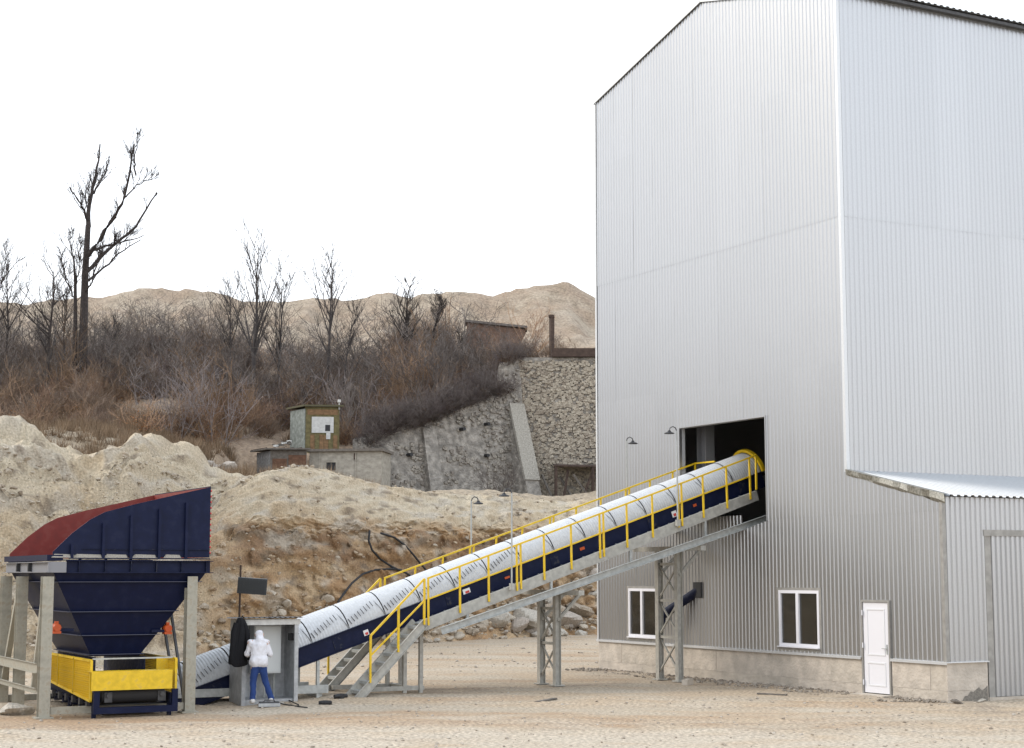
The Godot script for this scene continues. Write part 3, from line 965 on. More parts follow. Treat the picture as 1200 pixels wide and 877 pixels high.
func build_trees() -> void:
	# the big dead tree: its limbs follow the photograph, each at a depth of its own
	var D := 106.0
	var a := deg_to_rad(YAW)
	var rv := Vector3(cos(a), 0, -sin(a))
	var p0 := at_depth(97.0, 400.0, D)
	var r0 := (p0 - CAM).dot(rv)
	var base := V(r0, ground_of(r0, D) - 0.2, D)
	var t := tree_thing("tall dead tree with broken limbs on the left of the hillside", base)
	var tb := MB.new()
	tb.tube([base, at_depth(97, 420, D), at_depth(98, 375, D), at_depth(99.5, 322, D), at_depth(103, 264, D)], [0.36, 0.30, 0.26, 0.22, 0.17], 8, false)
	tb.tube([base + rv * -0.5, at_depth(88, 380, D), at_depth(88, 330, D), at_depth(86, 300, D)], [0.19, 0.14, 0.10, 0.05], 6, false)
	part("trunk", tb, M.bark, t)
	var rg := RandomNumberGenerator.new()
	rg.seed = 12
	var limbs := [
		[[103, 266, 0], [106, 231, 0.3], [112, 207, 0.6], [117, 169, 1.0], 0.17],
		[[103, 258, 0], [98, 246, -0.4], [93, 238, -0.8], [81, 219, -1.2], 0.10],
		[[109, 228, 0.4], [117, 214, 0.9], [124, 200, 1.3], [126, 194, 1.4], 0.07],
		[[104, 300, 0], [129, 260, -0.9], [146, 231, -1.5], [157, 169, -2.2], 0.16],
		[[102, 318, 0], [127, 293, 0.8], [158, 267, 1.4], [184, 226, 2.0], 0.15],
		[[107, 294, -0.2], [128, 287, -0.5], [144, 284, -0.8], [168, 276, -1.2], 0.10],
		[[101, 330, 0], [115, 320, 0.6], [139, 298, 1.2], [165, 281, 1.8], 0.10],
		[[99, 345, 0], [108, 330, -0.7], [114, 310, -1.3], [118, 296, -1.6], 0.07],
		[[146, 231, -1.5], [160, 218, -1.9], [172, 211, -2.2], [179, 206, -2.4], 0.05],
		[[88, 320, 0], [86, 305, 0.2], [82, 290, 0.5], [84, 272, 0.8], 0.06],
		[[87, 350, 0], [80, 335, -0.4], [74, 318, -0.8], [70, 300, -1.1], 0.06],
		[[88, 335, 0], [93, 318, -0.6], [92, 300, -1.0], [95, 284, -1.2], 0.05],
		[[158, 205, -2.0], [157, 190, -2.1], [160, 172, -2.3], [161, 158, -2.4], 0.06],
	]
	var cb := MB.new()
	for L in limbs:
		var pts := []
		for k in 4:
			pts.append(at_depth(L[k][0], L[k][1], D + L[k][2]))
		var fine := []
		var rads := []
		for s in 3:
			for u in 4:
				fine.append((pts[s] as Vector3).lerp(pts[s + 1], u / 4.0) + Vector3(rg.randf_range(-1, 1), rg.randf_range(-1, 1), rg.randf_range(-1, 1)) * 0.06)
				rads.append(L[4] * (1.0 - 0.72 * (s * 4 + u) / 12.0))
		fine.append(pts[3])
		rads.append(L[4] * 0.3)
		cb.tube(fine, rads, 6, false)
		for k in 9:
			var i := rg.randi_range(2, 11)
			var d: Vector3 = (fine[i + 1] - fine[i - 1]).normalized()
			limb(cb, fine[i], d + Vector3(rg.randf_range(-0.7, 0.7), 0.25, rg.randf_range(-0.7, 0.7)), rg.randf_range(1.0, 2.6) * (1.0 - i / 15.0), maxf(L[4] * 0.28, 0.026), 2, rg, 0.45, 0.10, 3, 0.62, 0.5)
	part("crown", cb, M.bark, t)
	branchy_tree(8, 108, 280, 51, "slender bare tree at the far left edge of the hillside", M.bark, -0.02, 0.12, 5, 0.5)
	branchy_tree(-14, 105, 300, 61, "bare tree beyond the slender one on the hillside's left", M.bark, 0.1, 0.11, 5, 0.5)
	branchy_tree(56, 104, 292, 52, "spreading bare tree left of the tall dead tree", M.bark, 0.04, 0.16, 6, 1.0)
	branchy_tree(75, 110, 318, 57, "short bushy bare tree close beside the dead tree", M.bark, 0.0, 0.10, 5, 0.6)
	branchy_tree(128, 112, 350, 58, "low bare tree right of the dead tree's trunk", M.bark_grey, 0.1, 0.09, 5, 0.6)
	branchy_tree(298, 106, 268, 53, "tall bare tree with upright twigs above the sheds", M.bark_grey, 0.02, 0.17, 6, 0.4)
	branchy_tree(326, 107, 300, 54, "thin bare tree leaning right beside the upright-twigged tree", M.bark_grey, 0.06, 0.10, 5, 0.4)
	branchy_tree(272, 108, 316, 59, "thin bare tree left of the upright-twigged tree", M.bark_grey, -0.03, 0.09, 5, 0.45)
	branchy_tree(384, 107, 285, 55, "narrow bare tree in front of the spoil hills", M.bark_grey, 0.03, 0.14, 5, 0.35)
	branchy_tree(402, 106, 338, 60, "short spindly bare tree right of the narrow tree", M.bark_grey, 0.1, 0.08, 4, 0.5)
	branchy_tree(475, 110, 312, 56, "dark bare tree with a straight trunk above the wall", M.bark, 0.03, 0.17, 6, 0.55)
	branchy_tree(498, 110, 332, 62, "bare tree leaning right over the stone wall", M.bark, 0.32, 0.15, 6, 0.45)
	branchy_tree(545, 112, 370, 63, "crooked small bare tree beside the ruined brick wall", M.bark, -0.15, 0.08, 4, 0.6)
	branchy_tree(408, 98.5, 438, 64, "pale young tree behind the green hut", M.bark_pale, 0.02, 0.08, 4, 0.4)
	branchy_tree(186, 98, 470, 65, "small grey bare tree in the lower thicket", M.bark_pale, 0.05, 0.09, 4, 0.6)

# ---------------------------------------------------------------- the hall
const PITCH := 0.15
var front_holes := [[-2.01, 0.8, 4.37, 6.86], [-4.76, -3.22, 1.04, 2.47], [2.29, 3.94, 1.04, 2.48], [5.50, 6.40, -1.0, 2.22]]

# corrugated sheet on a wall: U runs along it, N points out; the top edge may slope
func sheet(parent: Node, O: Vector3, U: Vector3, N: Vector3, u0: float, u1: float, y0: float, y1: float, topf: Callable, holes: Array, mt: Material, sd: int, called := "cladding_sheet", dep := 0.019, lift := 0.0, tilt := 0.0) -> void:
	var us := []
	var ds := []
	var k := int(floor(u0 / PITCH))
	while k * PITCH < u1:
		for e in [[0.0, 0.0], [0.36, 0.0], [0.5, dep], [0.86, dep]]:
			us.append((k + e[0]) * PITCH)
			ds.append(e[1])
		k += 1
	us.append(k * PITCH)
	ds.append(0.0)
	for h in holes + [[u0, u1, 0, 0]]:
		for x in [h[0], h[1]]:
			if x <= us[0] or x >= us[us.size() - 1]:
				continue
			for i in range(1, us.size()):
				if us[i] >= x:
					if us[i] - x > 1e-4:
						var q: float = lerpf(ds[i - 1], ds[i], (x - us[i - 1]) / (us[i] - us[i - 1]))
						us.insert(i, x)
						ds.insert(i, q)
					break
	var runs := []
	for i in us.size() - 1:
		var a: float = us[i]
		var b: float = us[i + 1]
		var m := (a + b) * 0.5
		if m < u0 or m > u1 or b - a < 1e-4:
			continue
		var cuts := [[y0, y1]]
		for h in holes:
			if m > h[0] and m < h[1]:
				var nc := []
				for c in cuts:
					if h[3] <= c[0] or h[2] >= c[1]:
						nc.append(c)
						continue
					if h[2] > c[0]:
						nc.append([c[0], h[2]])
					if h[3] < c[1]:
						nc.append([h[3], c[1]])
				cuts = nc
		for c in cuts:
			var ta := minf(c[1], topf.call(a))
			var tb := minf(c[1], topf.call(b))
			if minf(ta, tb) <= c[0] + 0.01:
				continue
			var mb: MB = null
			for q in runs:
				if q[1] == i - 1 and q[2] < maxf(ta, tb) and q[3] > c[0]:
					mb = q[0]
					q[1] = i
					q[2] = c[0]
					q[3] = maxf(ta, tb)
					break
			if mb == null:
				mb = MB.new()
				runs.append([mb, i, c[0], maxf(ta, tb)])
			var nseg := maxi(1, int(ceil((maxf(ta, tb) - c[0]) / 0.9)))
			for s in nseg:
				var f0 := float(s) / nseg
				var f1 := float(s + 1) / nseg
				var pts := []
				for e in [[a, ds[i], ta, f0], [b, ds[i + 1], tb, f0], [b, ds[i + 1], tb, f1], [a, ds[i], ta, f1]]:
					var y: float = lerpf(c[0], e[2], e[3])
					var wob := nz2.get_noise_3d(e[0] * 4.0 + sd * 7.7, y * 6.0, sd * 3.1) * 0.004 * sin(PI * clampf((y - y0) / maxf(y1 - y0, 0.1), 0.0, 1.0))
					var w: float = (e[0] - u0) / maxf(u1 - u0, 0.01) - 0.5
					pts.append(O + U * e[0] + Vector3.UP * y + N * (e[1] + lift + wob + tilt * w + 0.003 * (1.0 - (y - y0) / maxf(y1 - y0, 0.1))))
				mb.quad(pts[0], pts[1], pts[2], pts[3], N)
	for q in runs:
		part(called, q[0], mt, parent)

func gable(z: float) -> float:
	return 17.30 + 0.2535 * (5.72 - absf(z + 0.69)) if z < 5.03 else lean_top(z)

func lean_top(z: float) -> float:
	return 5.26 - (z - 5.02) * 0.215

func build_hall() -> void:
	var B := thing("steel_hall", "tall galvanised corrugated steel hall with a low annex on concrete plinth", "building", Vector3(0, 0, 0))
	var X := Vector3.RIGHT
	var Y := Vector3.UP
	var Z := Vector3.BACK
	var L := -6.43
	var R := 5.02
	var RL := 8.22
	var DEEP := 15.0
	var PB := 0.92
	# shell behind the sheets, pierced by the openings
	var mb := MB.new()
	var zc := [L + 0.12, -4.76, -3.22, -2.01, 1.88, 2.29, 3.94, R - 0.08]
	for i in zc.size() - 1:
		var a: float = zc[i]
		var b: float = zc[i + 1]
		var m := (a + b) * 0.5
		var spans := [[PB, 17.2]]
		for h in front_holes:
			if m > h[0] and m < h[1]:
				spans = [[PB, h[2]], [h[3], 17.2]]
		if m > -2.01 and m < 1.88:
			spans = [[PB, 3.98], [6.86, 17.2]]
		for s in spans:
			mb.mm(Vector3(0.03, s[0], a), Vector3(0.13, s[1], b))
	part("wall_lining", mb, M.inside, B)
	mb = MB.new()
	mb.quad(Vector3(0.1, 17.2, L + 0.12), Vector3(0.1, 17.2, R - 0.08), Vector3(0.1, 18.62, -0.69), Vector3(0.1, 18.62, -0.7), -X)
	part("gable_lining", mb, M.inside, B)
	mb = MB.new()
	mb.mm(Vector3(0.03, 0.0, R - 0.05), Vector3(0.13, 4.5, 5.48))
	mb.mm(Vector3(0.03, 2.24, 5.48), Vector3(0.13, 4.5, 6.42))
	mb.mm(Vector3(0.03, 0.0, 6.42), Vector3(0.13, 4.5, RL - 0.05))
	part("annex_lining", mb, M.inside, B)
	mb = MB.new()
	mb.mm(Vector3(0.131, 0.0, R - 0.12), Vector3(DEEP, 17.2, R - 0.04))
	part("side_lining", mb, M.inside, B)
	mb = MB.new()
	mb.mm(Vector3(0.131, 0.0, L + 0.04), Vector3(DEEP, 17.2, L + 0.12))
	part("side_lining", mb, M.inside, B)
	mb = MB.new()
	mb.mm(Vector3(DEEP + 0.01, 0.0, L + 0.04), Vector3(DEEP + 0.1, 18.6, RL - 0.1))
	part("back_wall", mb, M.inside, B)
	mb = MB.new()
	mb.mm(Vector3(0.132, 0.0, RL - 0.14), Vector3(DEEP, 4.45, RL - 0.06))
	part("annex_lining", mb, M.inside, B)
	mb = MB.new()
	mb.mm(Vector3(0.14, 0.02, L + 0.13), Vector3(DEEP, 0.12, RL - 0.15))
	part("floor_slab", mb, M.inside_floor, B)
	# roof decks
	mb = MB.new()
	for s in [-1.0, 1.0]:
		var e: float = -0.69 + s * 5.76
		mb.hexa([Vector3(0.02, 17.24, e), Vector3(DEEP, 17.24, e), Vector3(DEEP, 18.70, -0.69), Vector3(0.02, 18.70, -0.69), Vector3(0.02, 17.16, e), Vector3(DEEP, 17.16, e), Vector3(DEEP, 18.62, -0.69), Vector3(0.02, 18.62, -0.69)])
	part("roof_deck", mb, M.inside, B)
	mb = MB.new()
	mb.hexa([Vector3(0.03, 5.20, R - 0.03), Vector3(DEEP, 5.20, R - 0.03), Vector3(DEEP, 4.52, RL - 0.07), Vector3(0.03, 4.52, RL - 0.07), Vector3(0.03, 5.12, R - 0.03), Vector3(DEEP, 5.12, R - 0.03), Vector3(DEEP, 4.44, RL - 0.07), Vector3(0.03, 4.44, RL - 0.07)])
	part("annex_roof_deck", mb, M.inside, B)
	# steelwork seen in the opening
	mb = MB.new()
	mb.hbeam(Vector3(0.62, 0.12, -1.72), Vector3(0.62, 17.0, -1.72), 0.42, 0.3, 0.016, Z)
	part("column", mb, M.column_grey, B)
	mb = MB.new()
	mb.mm(Vector3(1.3, 3.7, -3.0), Vector3(5.0, 3.78, 3.0))
	part("inner_platform", mb, M.steel, B)
	# front cladding: sheets in rows; the lower edge of the opening is cut on a slant for the conveyor's frame
	for k in 8:
		front_holes.append([0.8 + k * 0.135, 0.8 + (k + 1) * 0.135, 4.0 + k * 0.026, 6.86])
	rng.seed = 31
	var rows := [[PB, 4.30], [4.24, 7.95], [7.89, 11.58], [11.52, 15.20], [15.14, 19.0]]
	var W := 1.05
	var z := L
	var ci := 0
	while z < RL - 0.02:
		var z1 := minf(z + W, RL)
		for ri in rows.size():
			var y0: float = rows[ri][0]
			if z > R and ri > 1:
				continue
			var tf := func(u: float) -> float: return gable(u)
			sheet(B, Vector3(-0.012, 0, 0), Z, -X, z, z1, y0, rows[ri][1], tf, front_holes, M.zinc[rng.randi() % 4], ci * 10 + ri, "cladding_sheet", 0.019, 0.004 * (ri % 2), rng.randf_range(-0.003, 0.003))
		z += W
		ci += 1
	# side wall of the hall above the annex
	var x := 0.0
	while x < DEEP - 0.02:
		var x1 := minf(x + W, DEEP)
		var srows := [[5.30, 11.56], [11.52, 17.30]]
		for ri in srows.size():
			sheet(B, Vector3(0, 0, R + 0.012), X, Z, x, x1, srows[ri][0], srows[ri][1], func(_u: float) -> float: return 17.3, [], M.zinc[rng.randi() % 4], 500 + ci * 10 + ri, "cladding_sheet", 0.024, 0.004 * (ri % 2), rng.randf_range(-0.006, 0.006))
		x += W
		ci += 1
	# left and back walls, out of sight of the photograph but closing the hall
	mb = MB.new()
	mb.mm(Vector3(0.0, -0.1, L - 0.02), Vector3(DEEP + 0.1, 17.3, L + 0.03))
	part("side_wall", mb, M.zinc[0], B)
	# annex side wall and gate
	x = 0.0
	while x < DEEP - 0.02:
		var x1 := minf(x + W, DEEP)
		sheet(B, Vector3(0, 0, RL + 0.012), X, Z, x, x1, PB, 4.56, func(_u: float) -> float: return 4.56, [[1.19, 4.6, 0.0, 3.80]], M.zinc[rng.randi() % 4], 900 + ci, "cladding_sheet", 0.029, 0.0, rng.randf_range(-0.004, 0.004))
		x += W
		ci += 1
	var gate := MB.new()
	gate.mm(Vector3(1.20, 0.10, RL - 0.02), Vector3(1.38, 3.72, RL + 0.03))
	gate.mm(Vector3(4.42, 0.10, RL - 0.02), Vector3(4.59, 3.72, RL + 0.03))
	var gp := part("gate", gate, M.flash_dull, B)
	for k in 3:
		var g0 := 1.385 + k * 1.012
		sheet(gp, Vector3(0, 0, RL - 0.005), X, Z, g0, g0 + 1.012, 0.14, 3.70, func(_u: float) -> float: return 3.7, [], M.zinc[(k + 1) % 4], 1200 + k, "gate_sheet", 0.034)
	mb = MB.new()
	mb.mm(Vector3(1.16, 3.70, RL - 0.021), Vector3(4.63, 3.84, RL + 0.055))
	part("gate_track", mb, M.flash_dull, B)
	mb = MB.new()
	mb.mm(Vector3(1.17, -0.2, RL - 0.3), Vector3(4.7, 0.13, RL + 0.06))
	part("threshold", mb, M.concrete_b, B)
	# roof sheets: ribs run down the slope
	var prof := [[0.0, 0.0], [0.07, 0.0], [0.095, 0.035], [0.165, 0.035], [0.19, 0.0]]
	for s in [-1.0, 1.0]:
		var e: float = -0.69 + s * (5.98 if s > 0.0 else 5.80)
		var sx := -0.07
		var k := 0
		while sx < DEEP - 0.1:
			mb = MB.new()
			for q in 5:
				for j in prof.size() - 1:
					var xa: float = sx + q * 0.21 + prof[j][0] * 1.105
					var xb: float = sx + q * 0.21 + prof[j + 1][0] * 1.105
					var da: float = prof[j][1]
					var db: float = prof[j + 1][1]
					mb.quad(Vector3(xa, 18.77 + da, -0.69 - s * 0.02), Vector3(xb, 18.77 + db, -0.69 - s * 0.02), Vector3(xb, 17.27 + db, e), Vector3(xa, 17.27 + da, e), Y)
			part("roof_sheet", mb, M.zinc_roof, B)
			sx += 1.05
			k += 1
	mb = MB.new()
	mb.bar(Vector3(-0.14, 18.86, -0.69), Vector3(DEEP, 18.86, -0.69), 0.5, 0.03)
	part("ridge_cap", mb, M.flash, B)
	# verge flashing up both gable slopes
	for s in [-1.0, 1.0]:
		mb = MB.new()
		mb.bar(Vector3(-0.075, 17.22 + (0.0 if s > 0.0 else 0.045), -0.69 + s * (5.98 if s > 0.0 else 5.80)), Vector3(-0.075, 18.74, -0.69), 0.03, 0.10)
		part("verge_trim", mb, M.flash, B)
	# eave board under the right-hand eave
	mb = MB.new()
	mb.mm(Vector3(0.0, 17.16, R + 0.05), Vector3(DEEP, 17.24, R + 0.20))
	part("eave_trim", mb, M.steel_dark, B)
	# annex roof
	var ax := -0.02
	while ax < DEEP - 0.1:
		mb = MB.new()
		for q in 5:
			for j in prof.size() - 1:
				var xa: float = ax + q * 0.21 + prof[j][0] * 1.105
				var xb: float = ax + q * 0.21 + prof[j + 1][0] * 1.105
				mb.quad(Vector3(xa, 5.285 + prof[j][1], R + 0.04), Vector3(xb, 5.285 + prof[j + 1][1], R + 0.04), Vector3(xb, 4.565 + prof[j + 1][1], RL + 0.18), Vector3(xa, 4.565 + prof[j][1], RL + 0.18), Y)
		part("annex_roof_sheet", mb, M.zinc_roof, B)
		ax += 1.05
	mb = MB.new()
	mb.mm(Vector3(0.0, 5.24, R + 0.045), Vector3(DEEP, 5.262, R + 0.2))
	part("roof_apron", mb, M.steel_dark, B)
	# crumpled verge flashing of the annex roof
	mb = MB.new()
	rng.seed = 8
	var prev := []
	for k in 15:
		var u := k / 14.0
		var zz := lerpf(R + 0.04, RL + 0.17, u)
		var yy := 5.30 - (zz - R) * 0.218
		var j := rng.randf_range(-0.025, 0.025)
		var cur := [Vector3(0.06, yy + 0.05, zz), Vector3(-0.085 + j, yy + 0.045, zz), Vector3(-0.075 - j, yy - 0.055 - 0.07 * u + j, zz), Vector3(-0.05 + j * 0.5, yy - 0.10 - 0.07 * u - j, zz)]
		if k > 0:
			for q in 3:
				mb.quad(prev[q], cur[q], cur[q + 1], prev[q + 1], Vector3(-1, 0.6, 0))
		prev = cur
	part("annex_verge_flashing", mb, M.flash_film, B)
	# corner flashings
	for e in [[R, 5.28, 17.22, "a"], [RL, PB, 4.46, "b"]]:
		mb = MB.new()
		var cz: float = e[0]
		mb.mm(Vector3(-0.052, e[1], cz - 0.04), Vector3(-0.045, e[2], cz + 0.052))
		mb.mm(Vector3(-0.045, e[1], cz + 0.045), Vector3(0.05, e[2], cz + 0.052))
		part("corner_flashing", mb, M.flash if e[3] == "a" else M.flash_dull, B)
	mb = MB.new()
	mb.mm(Vector3(-0.052, PB, L - 0.045), Vector3(-0.045, 17.25, L + 0.04))
	mb.mm(Vector3(-0.045, PB, L - 0.045), Vector3(0.1, 17.25, L - 0.038))
	part("corner_flashing", mb, M.flash, B)
	# drip ledge on the plinth
	mb = MB.new()
	mb.mm(Vector3(-0.085, PB - 0.012, L - 0.05), Vector3(0.02, PB + 0.012, 5.44))
	mb.mm(Vector3(-0.085, PB - 0.05, L - 0.05), Vector3(-0.075, PB - 0.0125, 5.44))
	part("drip_ledge", mb, M.flash, B)
	mb = MB.new()
	mb.mm(Vector3(-0.085, PB - 0.012, 6.46), Vector3(0.02, PB + 0.012, RL + 0.085))
	mb.mm(Vector3(-0.085, PB - 0.05, 6.46), Vector3(-0.075, PB - 0.0125, RL + 0.085))
	mb.mm(Vector3(0.021, PB - 0.012, RL + 0.0), Vector3(1.18, PB + 0.012, RL + 0.085))
	part("drip_ledge", mb, M.flash, B)
	# plinth blocks in two courses
	rng.seed = 15
	mb = MB.new()
	mb.mm(Vector3(0.03, -0.4, L + 0.02), Vector3(0.25, PB - 0.015, 5.45))
	mb.mm(Vector3(0.03, -0.4, 6.45), Vector3(0.25, PB - 0.015, RL - 0.02))
	mb.mm(Vector3(0.251, -0.4, RL - 0.22), Vector3(1.15, PB - 0.015, RL - 0.02))
	part("plinth_core", mb, M.mortar, B)
	for run in [[L, 5.44], [6.46, RL]]:
		for c in [[-0.35, 0.30], [0.304, PB - 0.014]]:
			var q: float = run[0]
			if c[0] > 0:
				q -= 1.1
			while q < run[1] - 0.02:
				var q0 := maxf(q, run[0])
				var q1 := minf(q + 2.36, run[1])
				if q1 - q0 > 0.05:
					mb = MB.new()
					var o := rng.randf_range(-0.006, 0.006)
					mb.mm(Vector3(-0.03 + o, c[0], q0 + 0.003), Vector3(0.029, c[1], q1 - 0.003))
					part("plinth_block", mb, M.concrete if rng.randf() < 0.6 else M.concrete_b, B)
				q += 2.36
	for c in [[-0.35, 0.30], [0.304, PB - 0.014]]:
		mb = MB.new()
		mb.mm(Vector3(-0.026, c[0], RL - 0.019), Vector3(1.16, c[1], RL + 0.035))
		part("plinth_block", mb, M.concrete, B)
	# damp patch of mortar splashed on the annex corner block
	mb = MB.new()
	rng.seed = 3
	var pp := []
	for k in 13:
		pp.append(Vector3(0.12 + 1.02 * k / 12.0, -0.2 + 0.55 * sin(0.25 + 0.11 * k) + rng.randf_range(-0.05, 0.05), RL + 0.039))
	for k in 12:
		mb.quad(Vector3(pp[k].x, -0.3, RL + 0.039), Vector3(pp[k + 1].x, -0.3, RL + 0.039), pp[k + 1], pp[k], Z)
	part("damp_render", mb, M.damp, B)
	# windows
	for wz in [[-4.76, -3.22, 1.04, 2.47], [2.29, 3.94, 1.04, 2.48]]:
		window(B, wz[0], wz[1], wz[2], wz[3])
	door(B)
	# trims of the conveyor opening
	mb = MB.new()
	mb.mm(Vector3(-0.06, 6.862, -2.05), Vector3(0.14, 6.90, 1.92))
	mb.mm(Vector3(-0.06, 4.2, -2.05), Vector3(0.14, 6.862, -2.012))
	mb.mm(Vector3(-0.06, 4.2, 1.882), Vector3(0.14, 6.862, 1.92))
	part("opening_trim", mb, M.zinc[1], B)
	# dust pipe coming out of the wall
	mb = MB.new()
	var pa := Vector3(0.05, 2.42, -1.28)
	var pb := Vector3(-0.55, 1.72, -2.25)
	mb.tube([pa, pb], [0.125, 0.125], 14)
	mb.tube([pb, pb + Vector3(-0.02, -0.35, -0.02)], [0.125, 0.11], 14)
	var dp := part("discharge_pipe", mb, M.navy_dusty, B)
	mb = MB.new()
	mb.box(Vector3(-0.05, 2.42, -1.23), Vector3(0.05, 0.42, 0.36))
	part("flange", mb, M.black, dp)

func window(B: Node, z0: float, z1: float, y0: float, y1: float) -> void:
	var fr := MB.new()
	var t := 0.075
	var x0 := -0.055
	var x1 := 0.03
	fr.mm(Vector3(x0, y0 + 0.03, z0 + 0.03), Vector3(x1, y1 - 0.03, z0 + 0.03 + t))
	fr.mm(Vector3(x0, y0 + 0.03, z1 - 0.03 - t), Vector3(x1, y1 - 0.03, z1 - 0.03))
	fr.mm(Vector3(x0, y0 + 0.03, z0 + 0.03 + t), Vector3(x1, y0 + 0.03 + t, z1 - 0.03 - t))
	fr.mm(Vector3(x0, y1 - 0.03 - t, z0 + 0.03 + t), Vector3(x1, y1 - 0.03, z1 - 0.03 - t))
	var zm := lerpf(z0, z1, 0.47)
	fr.mm(Vector3(x0 - 0.006, y0 + 0.03 + t, zm - 0.05), Vector3(x1, y1 - 0.03 - t, zm + 0.05))
	var w := part("window", fr, M.pvc, B)
	for e in [[z0 + 0.03 + t, zm - 0.05], [zm + 0.05, z1 - 0.03 - t]]:
		var g := MB.new()
		g.mm(Vector3(-0.012, y0 + 0.03 + t, e[0]), Vector3(-0.006, y1 - 0.03 - t, e[1]))
		part("pane", g, M.glass, w)
	var tr := MB.new()
	tr.mm(Vector3(-0.05, y1 - 0.03, z0 - 0.05), Vector3(0.03, y1 + 0.035, z1 + 0.05))
	tr.mm(Vector3(-0.05, y0 - 0.06, z0 - 0.05), Vector3(0.03, y0 + 0.03, z1 + 0.05))
	tr.mm(Vector3(-0.05, y0 + 0.03, z0 - 0.05), Vector3(0.03, y1 - 0.03, z0 + 0.03))
	tr.mm(Vector3(-0.05, y0 + 0.03, z1 - 0.03), Vector3(0.03, y1 - 0.03, z1 + 0.05))
	part("trim", tr, M.flash_dull, w)
	var s := MB.new()
	s.mm(Vector3(-0.12, y0 + 0.005, z0 + 0.01), Vector3(-0.056, y0 + 0.028, z1 - 0.01))
	part("sill", s, M.pvc, w)

func door(B: Node) -> void:
	var f := MB.new()
	f.mm(Vector3(-0.06, 0.10, 5.45), Vector3(0.03, 2.20, 5.50))
	f.mm(Vector3(-0.06, 0.10, 6.40), Vector3(0.03, 2.20, 6.45))
	f.mm(Vector3(-0.06, 2.20, 5.45), Vector3(0.03, 2.25, 6.45))
	var fr := part("door", f, M.flash_dull, B)
	var l := MB.new()
	l.mm(Vector3(-0.03, 0.12, 5.51), Vector3(0.02, 2.195, 6.39))
	part("door_leaf", l, M.pvc, fr)
	for e in [[0.28, 0.82], [0.98, 2.05]]:
		var r := MB.new()
		var y0: float = e[0]
		var y1: float = e[1]
		r.mm(Vector3(-0.042, y0, 5.64), Vector3(-0.031, y0 + 0.03, 6.26))
		r.mm(Vector3(-0.042, y1 - 0.03, 5.64), Vector3(-0.031, y1, 6.26))
		r.mm(Vector3(-0.042, y0 + 0.03, 5.64), Vector3(-0.031, y1 - 0.03, 5.67))
		r.mm(Vector3(-0.042, y0 + 0.03, 6.23), Vector3(-0.031, y1 - 0.03, 6.26))
		part("panel_moulding", r, M.pvc_moulding, fr)
	var h := MB.new()
	h.mm(Vector3(-0.045, 1.02, 6.30), Vector3(-0.031, 1.24, 6.34))
	h.tube([Vector3(-0.045, 1.15, 6.32), Vector3(-0.09, 1.15, 6.32), Vector3(-0.09, 1.15, 6.20)], [0.01, 0.01, 0.01], 6)
	part("handle", h, M.steel, fr)
	for y in [0.35, 1.2, 1.95]:
		var hg := MB.new()
		hg.tube([Vector3(-0.07, y - 0.06, 5.515), Vector3(-0.07, y + 0.06, 5.515)], [0.016, 0.016], 8)
		part("hinge", hg, M.pvc, fr)
	var s := MB.new()
	s.mm(Vector3(-0.35, -0.2, 5.36), Vector3(0.03, 0.098, 6.54))
	part("doorstep", s, M.concrete_b, fr)

# ---------------------------------------------------------------- the conveyor
const SL := 0.336
func cy(x: float, at0: float) -> float:
	return at0 + SL * x

